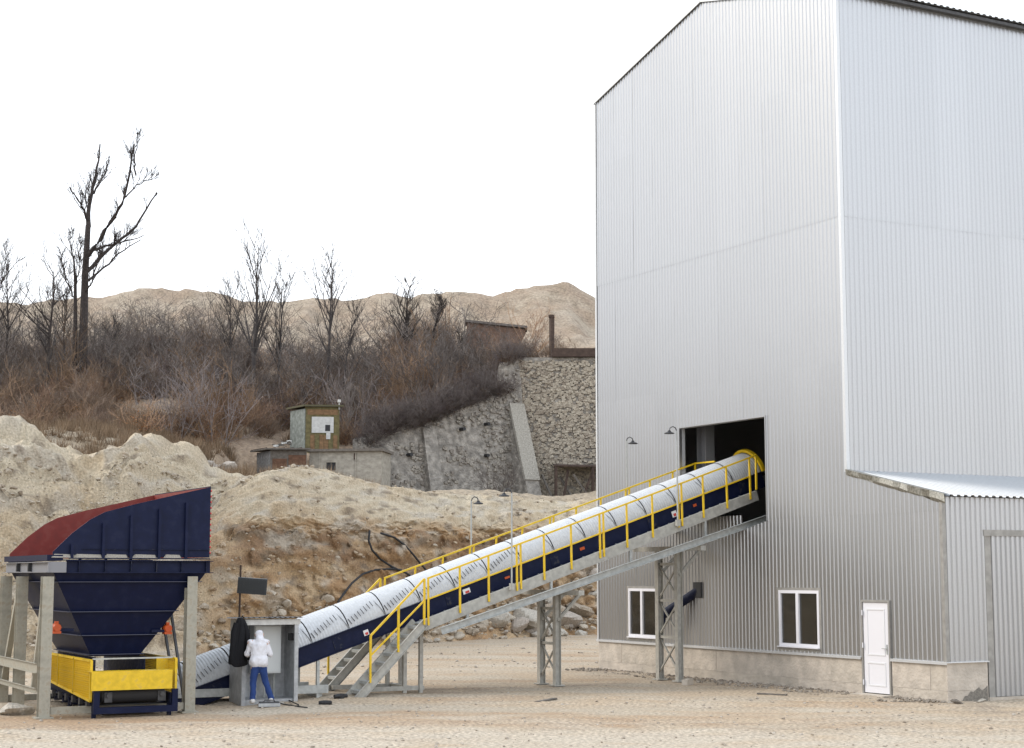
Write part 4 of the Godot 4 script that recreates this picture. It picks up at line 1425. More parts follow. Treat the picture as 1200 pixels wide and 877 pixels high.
func build_conveyor() -> void:
	var K := thing("belt_conveyor", "inclined belt conveyor with white arched covers and yellow handrails entering the hall", "conveyor", Vector3(-15.2, 0, Z0))
	var ax := Vector3(1, SL, 0).normalized()
	var nu := Vector3(-SL, 1, 0).normalized()
	var rot := Basis(ax, nu, Vector3.BACK)
	var XL := -15.25
	var XR := 1.36
	# covers
	var seg := 0.97
	var hood := MB.new()
	var nA := 14
	var nL := 52
	for i in nL:
		for j in nA:
			var q := []
			var nn := []
			for e in [[i, j], [i + 1, j], [i + 1, j + 1], [i, j + 1]]:
				var u: float = float(e[0]) / nL
				var a := PI * float(e[1]) / nA
				var ph: float = u * TAU * 13.0
				var edge := smoothstep(0.0, 0.05, u) * smoothstep(1.0, 0.95, u)
				var rr := 0.60 + 0.006 * sin(ph) * edge
				q.append(Vector3(u * (seg - 0.03), sin(a) * rr * 0.93, cos(a) * rr))
				nn.append(Vector3(-0.006 * TAU * 13.0 / seg * cos(ph) * edge, sin(a), cos(a)).normalized())
			hood.tri3(q[0], q[1], q[2], nn[0], nn[1], nn[2])
			hood.tri3(q[0], q[2], q[3], nn[0], nn[2], nn[3])
	var hm := hood.mesh()
	var strap := MB.new()
	for j in nA:
		var a0 := PI * j / nA
		var a1 := PI * (j + 1) / nA
		var r0 := 0.585
		strap.quad(Vector3(-0.035, sin(a0) * r0 * 0.93, cos(a0) * r0), Vector3(0.015, sin(a0) * r0 * 0.93, cos(a0) * r0), Vector3(0.015, sin(a1) * r0 * 0.93, cos(a1) * r0), Vector3(-0.07, sin(a1) * r0 * 0.93, cos(a1) * r0), Vector3(0, sin(a0), cos(a0)))
	for off in [-0.022]:
		for j in nA:
			var a0 := PI * j / nA
			var a1 := PI * (j + 1) / nA
			strap.hexa([Vector3(off, sin(a0) * 0.557, cos(a0) * 0.605), Vector3(off + 0.014, sin(a0) * 0.557, cos(a0) * 0.605), Vector3(off + 0.014, sin(a0) * 0.577, cos(a0) * 0.627), Vector3(off, sin(a0) * 0.577, cos(a0) * 0.627), Vector3(off, sin(a1) * 0.557, cos(a1) * 0.605), Vector3(off + 0.014, sin(a1) * 0.557, cos(a1) * 0.605), Vector3(off + 0.014, sin(a1) * 0.577, cos(a1) * 0.627), Vector3(off, sin(a1) * 0.577, cos(a1) * 0.627)])
	var sm := strap.mesh()
	var ticks := MB.new()  # a row of short dark ticks low on both sides of a cover
	for q in 8:
		var sx := 0.10 + q * 0.095
		for sd in [-1.0, 1.0]:
			var a0 := 0.10
			var a1 := 0.36
			ticks.bar(Vector3(sx, sin(a0) * 0.567, sd * cos(a0) * 0.61), Vector3(sx, sin(a1) * 0.567, sd * cos(a1) * 0.61), 0.012, 0.02, Vector3(0, 0.3, sd))
	var vm := ticks.mesh()
	var n := 18
	for k in n:
		var x := XL + k * seg * ax.x
		var h := piece("cover", hm, M.hood, K, Transform3D(rot, Vector3(x, cy(x, 5.17), Z0)))
		if k < 10:
			piece("dark_ticks", vm, M.steel_dark, h, Transform3D(rot, Vector3(x, cy(x, 5.17), Z0))).set_meta("kind", "stuff")
		piece("strap", sm, M.strap, h, Transform3D(rot, Vector3(x, cy(x, 5.17), Z0)))
	# end ring inside the opening
	var xe := XL + n * seg * ax.x - 0.02
	var ring := MB.new()
	for j in nA:
		var a0 := PI * j / nA
		var a1 := PI * (j + 1) / nA
		var c := Vector3(xe, cy(xe, 5.17), Z0)
		var pq := []
		for e in [[a0, 0.62], [a0, 0.70], [a1, 0.70], [a1, 0.62]]:
			pq.append(c + nu * (sin(e[0]) * e[1] * 0.93) + Vector3(0, 0, cos(e[0]) * e[1]))
		ring.hexa([pq[0], pq[1], pq[2], pq[3], pq[0] + ax * 0.1, pq[1] + ax * 0.1, pq[2] + ax * 0.1, pq[3] + ax * 0.1])
	part("end_ring", ring, M.yellow, K)
	# belt and its side beams
	var mb := MB.new()
	mb.bar(Vector3(XL + 0.3, cy(XL + 0.3, 5.02), Z0), Vector3(XR + 0.3, cy(XR + 0.3, 5.02), Z0), 0.9, 0.025, nu)
	part("belt", mb, M.rubber, K)
	for s in [-1.0, 1.0]:
		mb = MB.new()
		var z: float = Z0 + s * 0.60
		mb.channel(Vector3(XL, cy(XL, 4.945), z), Vector3(XR, cy(XR, 4.945), z), 0.42, 0.07, 0.012, Vector3(0, 0, s), nu)
		var bm := part("side_beam", mb, M.navy, K)
		# joint plates and bolts on the web
		for k in 6:
			var x := XL + 1.4 + k * 2.9
			var jp := MB.new()
			jp.box(Vector3(x, cy(x, 4.945), z + s * 0.013), Vector3(0.24, 0.30, 0.012), rot)
			part("joint_plate", jp, M.navy_dusty, bm)
	# under-frame cross members
	for k in 16:
		var x := XL + 0.5 + k * 1.0
		mb = MB.new()
		mb.bar(Vector3(x, cy(x, 4.80), Z0 - 0.58), Vector3(x, cy(x, 4.80), Z0 + 0.58), 0.07, 0.07)
		part("cross_member", mb, M.navy_dusty, K)
	# stickers on the near beam
	for e in [[-10.25, 4.93, 0.13, 0.13, 0], [-7.62, 5.0, 0.20, 0.12, 1], [-1.55, 4.93, 0.15, 0.16, 0], [-12.3, 4.86, 0.12, 0.1, 0], [-4.35, 4.95, 0.14, 0.07, 2], [-0.9, 4.95, 0.11, 0.07, 2], [-6.5, 4.95, 0.14, 0.05, 2]]:
		mb = MB.new()
		var c := Vector3(e[0], cy(e[0], e[1]), Z0 + 0.676)
		mb.box(Vector3(c.x, c.y, Z0 + 0.6 + 0.022), Vector3(e[2], e[3], 0.008), rot)
		var sk := part("warning_label", mb, [M.sticker_white, M.sticker_white, M.orange][e[4]], K)
		if e[4] < 2:
			mb = MB.new()
			mb.box(Vector3(c.x + e[2] * 0.1, c.y - 0.02, Z0 + 0.6 + 0.029), Vector3(e[2] * 0.55, e[3] * 0.45, 0.006), rot)
			part("print", mb, M.sticker_red, sk)
	# main chords under the walkways
	for s in [-1.0, 1.0]:
		mb = MB.new()
		var z: float = Z0 + s * 1.55
		mb.channel(Vector3(-8.745, 1.53, z), Vector3(1.12, 4.424, z), 0.17, 0.08, 0.01, Vector3(0, 0, s))
		var ch := part("chord", mb, M.steel, K)
		for k in 4:
			var x := -7.9 + k * 2.3
			var yb := 1.53 + (x + 8.745) * 0.2933
			var pm := MB.new()
			pm.bar(Vector3(x, yb, z - s * 0.33), Vector3(x, cy(x, 4.66), z - s * 0.33), 0.06, 0.06, Vector3.RIGHT)
			pm.bar(Vector3(x, yb, z - s * 0.3), Vector3(x, yb, z - s * 0.02), 0.06, 0.06)
			part("web_member", pm, M.steel, ch)
	# walkways on both sides
	for s in [-1.0, 1.0]:
		var zi: float = Z0 + s * 0.68
		var zo: float = Z0 + s * 1.25
		var x0 := -9.05
		var x1 := 0.68
		mb = MB.new()
		mb.channel(Vector3(x0, cy(x0, 4.69), zo), Vector3(x1, cy(x1, 4.69), zo), 0.26, 0.06, 0.01, Vector3(0, 0, -s), nu)
		var wk := part("walkway", mb, M.steel_warm, K)
		for k in 10:
			var xa := x0 + k * 0.97
			var dk := MB.new()
			dk.bar(Vector3(xa + 0.01, cy(xa + 0.01, 4.725), (zi + zo) * 0.5), Vector3(xa + 0.96, cy(xa + 0.96, 4.725), (zi + zo) * 0.5), absf(zo - zi) - 0.03, 0.03, nu)
			for q in 3:
				var xc := xa + 0.15 + q * 0.32
				dk.bar(Vector3(xc, cy(xc, 4.752), zi + s * 0.03), Vector3(xc, cy(xc, 4.752), zo - s * 0.03), 0.03, 0.025)
			part("deck_panel", dk, M.steel, wk)
			var bk := MB.new()
			bk.bar(Vector3(xa + 0.4, cy(xa + 0.4, 4.64), Z0 + s * 0.45), Vector3(xa + 0.4, cy(xa + 0.4, 4.66), zo - s * 0.02), 0.05, 0.08)
			part("bracket", bk, M.steel, wk)
		# handrail
		mb = MB.new()
		var px := [-8.95, -8.12, -7.35, -6.58, -5.82, -5.05, -4.22, -3.42, -2.65, -1.86, -1.08, -0.33, 0.42]
		mb.bar(Vector3(-8.97, cy(-8.97, 5.76), zo), Vector3(0.44, cy(0.44, 5.76), zo), 0.042, 0.042, nu)
		if s > 0:
			mb.bar(Vector3(0.44, cy(0.44, 5.76), zo), Vector3(0.64, 5.98, zo), 0.042, 0.042)
			mb.bar(Vector3(0.64, 6.0, zo), Vector3(0.64, cy(0.64, 4.85), zo), 0.042, 0.042)
		else:
			mb.bar(Vector3(0.44, 5.90, zo), Vector3(0.44, 5.90, zo + 0.9), 0.042, 0.042)
		mb.bar(Vector3(-8.97, cy(-8.97, 5.27), zo), Vector3(0.44, cy(0.44, 5.27), zo), 0.028, 0.036, nu)
		var rl := part("handrail", mb, M.yellow, K)
		for k in px.size():
			var x: float = px[k]
			var pm := MB.new()
			pm.bar(Vector3(x, cy(x, 4.66), zo + s * 0.036), Vector3(x, cy(x, 5.745), zo + s * 0.0), 0.04, 0.04, Vector3.RIGHT)
			part("post", pm, M.yellow, rl)
			if k in [3, 6, 9]:
				pm = MB.new()
				pm.bar(Vector3(x + 0.11, cy(x + 0.11, 4.66), zo + s * 0.036), Vector3(x + 0.11, cy(x + 0.11, 5.745), zo), 0.04, 0.04, Vector3.RIGHT)
				part("post", pm, M.yellow, rl)
		stair(K, s, zi, zo)
	# trestles
	trestle(K, -1.34, 3.56, 0.46)
	trestle(K, -4.97, 2.44, 0.40)
	# low frame under the foot of the walkways
	mb = MB.new()
	mb.bar(Vector3(-10.6, 0.16, Z0 + 0.5), Vector3(-8.7, 0.16, Z0 + 0.5), 0.1, 0.1)
	mb.bar(Vector3(-10.6, 0.16, Z0 - 0.6), Vector3(-8.7, 0.16, Z0 - 0.6), 0.1, 0.1)
	mb.bar(Vector3(-9.05, 0.16, Z0 - 0.6), Vector3(-9.05, 0.16, Z0 + 0.5), 0.1, 0.1)
	var lf := part("foot_frame", mb, M.steel_warm, K)
	for e in [[-8.8, 0.55], [-9.2, 0.5], [-8.8, -0.6], [-9.15, -0.6]]:
		var pm := MB.new()
		pm.bar(Vector3(e[0], 0.0, Z0 + e[1]), Vector3(e[0], cy(e[0], 4.60), Z0 + e[1]), 0.09, 0.09, Vector3.RIGHT)
		part("post", pm, M.steel_warm, lf)
	# ground frame along the tail
	mb = MB.new()
	for s in [-1.0, 1.0]:
		mb.bar(Vector3(-15.3, 0.22, Z0 + s * 0.62), Vector3(-11.2, 0.22, Z0 + s * 0.62), 0.1, 0.18)
	mb.bar(Vector3(-15.2, 0.05, Z0 - 0.6), Vector3(-15.2, 0.05, Z0 + 0.6), 0.15, 0.2)
	mb.bar(Vector3(-11.4, 0.09, Z0 - 0.6), Vector3(-11.4, 0.09, Z0 + 0.6), 0.15, 0.2)
	var gf := part("ground_frame", mb, M.steel, K)
	for e in [-14.6, -13.0, -11.45]:
		for s in [-1.0, 1.0]:
			var pm := MB.new()
			pm.bar(Vector3(e, 0.0, Z0 + s * 0.62), Vector3(e, cy(e, 4.72), Z0 + s * 0.62), 0.07, 0.07, Vector3.RIGHT)
			part("post", pm, M.steel, gf)
	# lamps on the walkway posts
	lamp(Vector3(-6.76, 2.45, 0.64), 4.90, Vector3(-0.16, 0, -0.10), "gooseneck lamp on the near walkway rail, halfway along the conveyor")
	lamp(Vector3(-1.93, 4.05, 0.64), 6.62, Vector3(-0.16, 0, -0.10), "gooseneck lamp on the near walkway rail, beside the hall opening")
	lamp(Vector3(-6.5, 2.5, -2.04), 4.82, Vector3(0.17, 0, 0.06), "gooseneck lamp on the far walkway rail, halfway along the conveyor")
	lamp(Vector3(-1.77, 4.1, -2.04), 6.55, Vector3(0.17, 0, 0.06), "gooseneck lamp on the far walkway rail, beside the hall opening")

func lamp(base: Vector3, top: float, arm: Vector3, label: String) -> void:
	var L := thing("gooseneck_lamp", label, "lamp", base)
	var mb := MB.new()
	var t := Vector3(base.x, top - 0.1, base.z)
	mb.tube([base, t], [0.022, 0.02], 8)
	part("pole", mb, M.steel, L)
	mb = MB.new()
	mb.tube([t, t + Vector3(0, 0.07, 0) + arm * 0.15, t + Vector3(0, 0.11, 0) + arm * 0.5, t + Vector3(0, 0.07, 0) + arm * 0.9, t + arm], [0.016, 0.015, 0.014, 0.014, 0.014], 6)
	part("arm", mb, M.steel_dark, L)
	mb = MB.new()
	mb.lathe(t + arm + Vector3(0, -0.075, 0), [Vector2(0.0, -0.005), Vector2(0.13, -0.005), Vector2(0.135, 0.0), Vector2(0.12, 0.02), Vector2(0.05, 0.05), Vector2(0.03, 0.085), Vector2(0.0, 0.09)], 14)
	part("lamp_shade", mb, M.black, L)
	mb = MB.new()
	mb.box(base + Vector3(0, 0.1, 0), Vector3(0.09, 0.16, 0.09))
	part("clamp", mb, M.steel_warm, L)

func stair(K: Node, s: float, zi: float, zo: float) -> void:
	var a := Vector3(-10.72, 0.0, 0)
	var b := Vector3(-9.02, 1.72, 0)
	var mb := MB.new()
	for z in [zi + s * 0.02, zo]:
		mb.channel(Vector3(a.x, a.y, z), Vector3(b.x, b.y, z), 0.20, 0.05, 0.01, Vector3(0, 0, s if z == zo else -s))
	var st := part("stair", mb, M.steel_warm, K)
	for k in 8:
		var t := (k + 0.7) / 8.3
		var p := a.lerp(b, t)
		var tr := MB.new()
		tr.box(Vector3(p.x + 0.02, p.y + 0.03, (zi + zo) * 0.5), Vector3(0.21, 0.03, absf(zo - zi) - 0.05))
		tr.box(Vector3(p.x - 0.075, p.y + 0.005, (zi + zo) * 0.5), Vector3(0.012, 0.06, absf(zo - zi) - 0.05))
		part("tread", tr, M.steel, st)
	var r := MB.new()
	var zz := zo + s * 0.03
	var p0 := Vector3(-10.42, 0.42, zz)
	var p1 := Vector3(-9.72, 1.10, zz)
	var p2 := Vector3(-9.06, 1.72, zz)
	var up := Vector3(0, 1.02, 0)
	r.bar(p0 + up, p2 + up, 0.042, 0.042)
	r.bar(p0 + up * 0.55, p2 + up * 0.5, 0.03, 0.036)
	var sr := part("stair_rail", r, M.yellow, K)
	for p in [p0, p1, p2]:
		var pm := MB.new()
		pm.bar(p - Vector3(0, 0.05, 0), p + up, 0.045, 0.045, Vector3.RIGHT)
		part("post", pm, M.yellow, sr)

func trestle(K: Node, x: float, top: float, half: float) -> void:
	var mb := MB.new()
	mb.bar(Vector3(x, top - 0.05, Z0 - 1.62), Vector3(x, top - 0.05, Z0 + 1.62), 0.16, 0.12)
	var tr := part("trestle", mb, M.steel_warm, K)
	for s in [-1.0, 1.0]:
		var c := MB.new()
		c.hbeam(Vector3(x, -0.1, Z0 + s * half), Vector3(x, top - 0.11, Z0 + s * half), 0.16, 0.15, 0.012, Vector3.RIGHT)
		part("column", c, M.steel_warm, tr)
		var bp := MB.new()
		bp.box(Vector3(x, 0.09, Z0 + s * half), Vector3(0.3, 0.03, 0.28))
		part("base_plate", bp, M.steel_warm, tr)
		var g := MB.new()
		g.bar(Vector3(x + 0.02, top - 0.75, Z0 + s * half), Vector3(x + 0.75, top - 0.02 + 0.0, Z0 + s * half), 0.07, 0.07)
		part("knee_brace", g, M.steel_warm, tr)
	var n := 2 if top < 3.0 else 3
	for k in n:
		var y0 := 0.25 + k * (top - 0.7) / n
		var y1 := 0.25 + (k + 1) * (top - 0.7) / n
		var z0 := Z0 - half + 0.01
		var z1 := Z0 + half - 0.01
		var b := MB.new()
		b.bar(Vector3(x - 0.02, y0 + 0.03, z0), Vector3(x - 0.02, y1 - 0.05, z1), 0.04, 0.04)
		b.bar(Vector3(x + 0.025, y0 + 0.03, z1), Vector3(x + 0.025, y1 - 0.05, z0), 0.04, 0.04)
		part("cross_brace", b, M.steel_warm, tr)
		var h := MB.new()
		h.bar(Vector3(x, y1, z0), Vector3(x, y1, z1), 0.06, 0.07)
		part("tie", h, M.steel_warm, tr)

# ---------------------------------------------------------------- the hopper and its feeder
func build_hopper() -> void:
	var H := thing("feed_hopper", "navy blue feed hopper with red inner wall on beige columns", "hopper", Vector3(-16.35, -0.05, -0.45))
	var xl := -18.02
	var xr := -14.67
	var zf := 1.75
	var zb := -2.45
	# columns: H sections
	for e in [[xl - 0.05, zf - 0.08], [xr - 0.38, zf - 0.08], [xl - 0.05, zb + 0.1], [xr - 0.38, zb + 0.1], [xl - 0.05, -0.7]]:
		var mb := MB.new()
		mb.hbeam(Vector3(e[0], -0.35, e[1]), Vector3(e[0], 2.80, e[1]), 0.22, 0.22, 0.014, Vector3.BACK)
		part("column", mb, M.beige, H)
		mb = MB.new()
		mb.box(Vector3(e[0], -0.03, e[1]), Vector3(0.36, 0.03, 0.36))
		part("base_plate", mb, M.beige, H)
	# side bracing on the left face
	for e in [[zf - 0.2, 2.72, 0.75, 0.45], [-0.8, 2.72, -2.4, 0.3]]:
		var mb := MB.new()
		mb.bar(Vector3(xl - 0.05, e[1], e[0]), Vector3(xl - 0.05, e[3], e[2]), 0.1, 0.12, Vector3.RIGHT)
		part("brace", mb, M.beige, H)
	for y in [0.5, 0.95]:
		var mb := MB.new()
		mb.channel(Vector3(xl - 0.17, y, zb + 0.1), Vector3(xl - 0.17, y, zf - 0.2), 0.1 if y < 0.8 else 0.2, 0.05, 0.01, Vector3.LEFT)
		part("side_rail", mb, M.beige, H)
	for z in [zf - 0.08, zb + 0.1]:
		var mb := MB.new()
		mb.bar(Vector3(xl + 0.08, 0.1, z), Vector3(xr - 0.5, 0.1, z), 0.12, 0.14)
		part("ground_beam", mb, M.beige, H)
	# diagonal braces on the right
	for e in [[0.4, 2.5, 1.45, 0.25], [-0.2, 2.3, 0.9, 0.2]]:
		var mb := MB.new()
		mb.bar(Vector3(xr - 0.50, e[1], e[0]), Vector3(xr - 0.42, e[3], e[2]), 0.05, 0.05)
		part("brace", mb, M.steel_dark, H)
	# deck ring of channels
	var rg := MB.new()
	rg.channel(Vector3(xl + 0.30, 3.0, zf), Vector3(xr, 3.0, zf), 0.26, 0.09, 0.014, Vector3.BACK)
	rg.channel(Vector3(xl, 3.0, zb), Vector3(xr, 3.0, zb), 0.26, 0.09, 0.014, Vector3.FORWARD)
	rg.channel(Vector3(xr + 0.001, 3.0, zb + 0.02), Vector3(xr + 0.001, 3.0, zf - 0.02), 0.26, 0.09, 0.014, Vector3.RIGHT)
	var ring := part("deck_ring", rg, M.navy, H)
	for k in 6:
		var x := xl + 0.55 + k * 0.54
		var st := MB.new()
		st.mm(Vector3(x - 0.006, 2.89, zf + 0.008), Vector3(x + 0.006, 3.11, zf + 0.08))
		part("stiffener", st, M.navy_dusty, ring)
	# left side: grey bearing beam and ledge
	var lb := MB.new()
	lb.channel(Vector3(xl - 0.04, 2.99, zb), Vector3(xl - 0.04, 2.99, zf + 0.08), 0.22, 0.08, 0.014, Vector3.LEFT)
	lb.mm(Vector3(xl - 0.08, 2.88, zf + 0.02), Vector3(xl + 0.29, 3.10, zf + 0.075))
	var bl := part("bearing_beam", lb, M.beam_grey, H)
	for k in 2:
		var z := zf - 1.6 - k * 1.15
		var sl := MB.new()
		sl.mm(Vector3(xl - 0.125, 2.90, z - 0.04), Vector3(xl - 0.05, 3.08, z + 0.04))  # black block painted as the dark inside an opening of the beam
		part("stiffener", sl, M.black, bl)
	var ld := MB.new()
	ld.mm(Vector3(xl - 0.10, 3.12, zb + 0.02), Vector3(xl + 0.22, 3.24, zf + 0.05))
	part("ledge", ld, M.navy, H)
	# bin walls: the side panels rise from left to right
	var prof := [[xl + 0.02, 3.30], [-17.62, 3.68], [-17.25, 3.97], [-16.95, 4.13], [-16.30, 4.31], [xr - 0.03, 4.70]]
	for s in [[zf - 0.01, 0.018, "near"], [zb + 0.01, 0.018, "far"]]:
		var z: float = s[0]
		var outw := 1.0 if s[2] == "near" else -1.0
		var pn := MB.new()
		var pin := MB.new()
		for k in prof.size() - 1:
			var a: Array = prof[k]
			var b: Array = prof[k + 1]
			pn.hexa([Vector3(a[0], 3.20, z), Vector3(b[0], 3.20, z), Vector3(b[0], b[1], z), Vector3(a[0], a[1], z), Vector3(a[0], 3.20, z + outw * 0.014), Vector3(b[0], 3.20, z + outw * 0.014), Vector3(b[0], b[1], z + outw * 0.014), Vector3(a[0], a[1], z + outw * 0.014)])
			pin.hexa([Vector3(a[0], 3.20, z - outw * 0.003), Vector3(b[0], 3.20, z - outw * 0.003), Vector3(b[0], b[1] + 0.004, z - outw * 0.003), Vector3(a[0], a[1] + 0.004, z - outw * 0.003), Vector3(a[0], 3.20, z - outw * 0.012), Vector3(b[0], 3.20, z - outw * 0.012), Vector3(b[0], b[1] + 0.004, z - outw * 0.012), Vector3(a[0], a[1] + 0.004, z - outw * 0.012)])
		var sp := part("side_panel", pn, M.navy, H)
		part("inner_lining", pin, M.red, sp)
		for x in [-17.62, -16.98, -16.40, -15.80, -15.22]:
			var top := 0.0
			for k in prof.size() - 1:
				if x >= prof[k][0] and x <= prof[k + 1][0]:
					top = lerpf(prof[k][1], prof[k + 1][1], (x - prof[k][0]) / (prof[k + 1][0] - prof[k][0]))
			var rb := MB.new()
			rb.bar(Vector3(x, 3.16, z + outw * 0.05), Vector3(x, top - 0.22, z + outw * 0.05), 0.06, 0.07, Vector3(0, 0, outw))
			part("rib", rb, M.navy, sp)
		var fl := MB.new()
		fl.bar(Vector3(xl + 0.35, 3.17, z + outw * 0.045), Vector3(xr - 0.03, 3.17, z + outw * 0.045), 0.09, 0.025)
		fl.bar(Vector3(-17.4, 3.36, z + outw * 0.03), Vector3(xr - 0.03, 3.36, z + outw * 0.03), 0.03, 0.012)
		part("foot_flange", fl, M.navy_dusty, sp)
		if outw > 0:
			# spilled dust lying on the flange
			for e in [[-17.78, 0.26], [-17.28, 0.33], [-16.70, 0.27], [-16.1, 0.28], [-15.5, 0.2]]:
				var du := MB.new()
				du.hexa([Vector3(e[0] - e[1], 3.184, z + 0.016), Vector3(e[0] + e[1], 3.184, z + 0.016), Vector3(e[0] + e[1] * 0.8, 3.25, z + 0.016), Vector3(e[0] - e[1] * 0.7, 3.26, z + 0.016), Vector3(e[0] - e[1], 3.184, z + 0.085), Vector3(e[0] + e[1], 3.184, z + 0.085), Vector3(e[0] + e[1] * 0.8, 3.19, z + 0.08), Vector3(e[0] - e[1] * 0.7, 3.19, z + 0.08)])
				part("spilled_dust", du, M.dust, sp)
	var bk := MB.new()
	bk.mm(Vector3(xr - 0.028, 3.20, zb + 0.03), Vector3(xr - 0.010, 4.72, zf - 0.02))
	var bp := part("end_panel", bk, M.navy, H)
	for k in 12:
		var bo := MB.new()
		bo.tube([Vector3(xr - 0.009, 3.30 + k * 0.12, zf - 0.05), Vector3(xr + 0.02, 3.30 + k * 0.12, zf - 0.05)], [0.022, 0.022], 6)
		part("bolt", bo, M.sticker_red, bp)
	bk = MB.new()
	bk.mm(Vector3(xr - 0.040, 3.20, zb + 0.03), Vector3(xr - 0.0285, 4.70, zf - 0.03))
	part("inner_lining", bk, M.red, bp)
	# funnel
	var t := [Vector3(xl + 0.05, 2.90, zf - 0.05), Vector3(xr - 0.05, 2.90, zf - 0.05), Vector3(xr - 0.05, 2.90, zb + 0.05), Vector3(xl + 0.05, 2.90, zb + 0.05)]
	var b := [Vector3(-16.98, 1.14, 1.05), Vector3(-15.95, 1.14, 1.05), Vector3(-15.95, 1.14, -1.9), Vector3(-16.98, 1.14, -1.9)]
	for k in 4:
		var k2 := (k + 1) % 4
		var fm := MB.new()
		var out: Vector3 = ((t[k] + t[k2]) * 0.5 - Vector3(-16.4, 2.9, -0.45))
		fm.quad(t[k], t[k2], b[k2], b[k], out + Vector3(0, -0.5, 0))
		var fp := part("funnel_plate", fm, M.navy, H)
		for q in [0.12, 0.47, 0.75, 0.98]:
			var p0: Vector3 = t[k].lerp(b[k], q)
			var p1: Vector3 = t[k2].lerp(b[k2], q)
			var o := Vector3(out.x, 0, out.z).normalized() * 0.04
			var rb := MB.new()
			rb.bar(p0 + o, p1 + o, 0.075, 0.014)
			part("stiffener", rb, M.navy_rib, fp)
	for e in [[-17.75, 1.75, 1.2], [-15.42, 1.70, 1.25]]:
		var vm := MB.new()
		vm.lathe(Vector3(e[0], e[1], e[2] - 0.2), [Vector2(0, 0.04), Vector2(0.075, 0.04), Vector2(0.09, 0.08), Vector2(0.09, 0.27), Vector2(0.075, 0.31), Vector2(0, 0.31)], 12, Vector3.BACK)
		vm.box(Vector3(e[0], e[1] - 0.095, e[2]), Vector3(0.16, 0.05, 0.2))
		vm.box(Vector3(e[0], e[1] + 0.1, e[2]), Vector3(0.07, 0.06, 0.09))
		var vp := part("vibrator_motor", vm, M.orange, H)
		var vb := MB.new()
		vb.box(Vector3(e[0] + (0.2 if e[0] < -16.4 else -0.2), e[1] - 0.05, e[2] - 0.05), Vector3(0.3, 0.06, 0.2))
		part("bracket", vb, M.navy, vp)
	# the feeder below
	var Fd := thing("belt_feeder", "belt feeder with yellow guards and navy frame under the hopper", "feeder", Vector3(-16.4, 0, 0.1))
	var fx0 := -17.18
	var fx1 := -15.52
	for x in [fx0 + 0.08, fx1 - 0.08]:
		var fm := MB.new()
		fm.channel(Vector3(x, 0.42, -2.2), Vector3(x, 0.30, 2.22), 0.22, 0.07, 0.012, Vector3(signf(x + 16.35), 0, 0))
		part("frame_beam", fm, M.navy_dusty, Fd)
	var en := MB.new()
	en.mm(Vector3(fx0 - 0.02, 0.04, 2.18), Vector3(fx1 + 0.06, 0.17, 2.26))
	en.mm(Vector3(fx0 - 0.02, 0.171, 2.18), Vector3(fx0 + 0.10, 0.50, 2.26))
	en.mm(Vector3(fx1 - 0.06, 0.171, 2.18), Vector3(fx1 + 0.06, 0.50, 2.26))
	part("end_frame", en, M.navy, Fd)
	en = MB.new()
	en.lathe(Vector3(fx0 + 0.18, 0.40, 1.98), [Vector2(0, 0), Vector2(0.16, 0), Vector2(0.16, 1.30), Vector2(0, 1.30)], 18, Vector3.RIGHT)
	part("tail_drum", en, M.rubber, Fd)
	en = MB.new()
	en.mm(Vector3(fx0 + 0.2, 0.555, -2.2), Vector3(fx1 - 0.2, 0.575, 1.98))
	part("belt", en, M.rubber, Fd)
	en = MB.new()
	en.mm(Vector3(fx0 + 0.2, 0.19, -2.2), Vector3(fx1 - 0.2, 0.21, 2.0))
	part("return_belt", en, M.rubber, Fd)
	for k in 6:
		en = MB.new()
		en.bar(Vector3(fx0 + 0.02, 0.14, 1.6 - k * 0.72), Vector3(fx1 - 0.02, 0.14, 1.6 - k * 0.72), 0.1, 0.09)
		part("cross_member", en, M.navy_dusty, Fd)
	for sx in [[fx0 + 0.03, -1.0], [fx1 - 0.03, 1.0]]:
		for k in 7:
			en = MB.new()
			en.box(Vector3(sx[0] + sx[1] * 0.03, 0.24, 1.7 - k * 0.6), Vector3(0.07, 0.14, 0.12))
			part("roller_bracket", en, M.steel_dark, Fd)
	# skirts
	for x in [-16.95, -15.9]:
		en = MB.new()
		en.mm(Vector3(x - 0.01, 0.60, -2.0), Vector3(x + 0.01, 1.13, 1.3))
		part("skirt_plate", en, M.navy_dusty, Fd)
	en = MB.new()
	en.mm(Vector3(fx0 - 0.09, 0.51, 2.28), Vector3(fx1 - 0.08, 0.89, 2.30))
	en.mm(Vector3(fx0 - 0.09, 0.875, 1.95), Vector3(fx1 - 0.08, 0.89, 2.279))
	part("front_guard", en, M.yellow, Fd)
	en = MB.new()
	en.mm(Vector3(fx1 - 0.22, 0.80, 1.55), Vector3(fx1 + 0.08, 1.10, 1.62))
	part("bearing_guard", en, M.yellow_dirty, Fd)
	en = MB.new()
	en.bar(Vector3(fx0, 1.13, 2.0), Vector3(fx1, 1.13, 2.0), 0.05, 0.03)
	part("top_bar", en, M.steel, Fd)
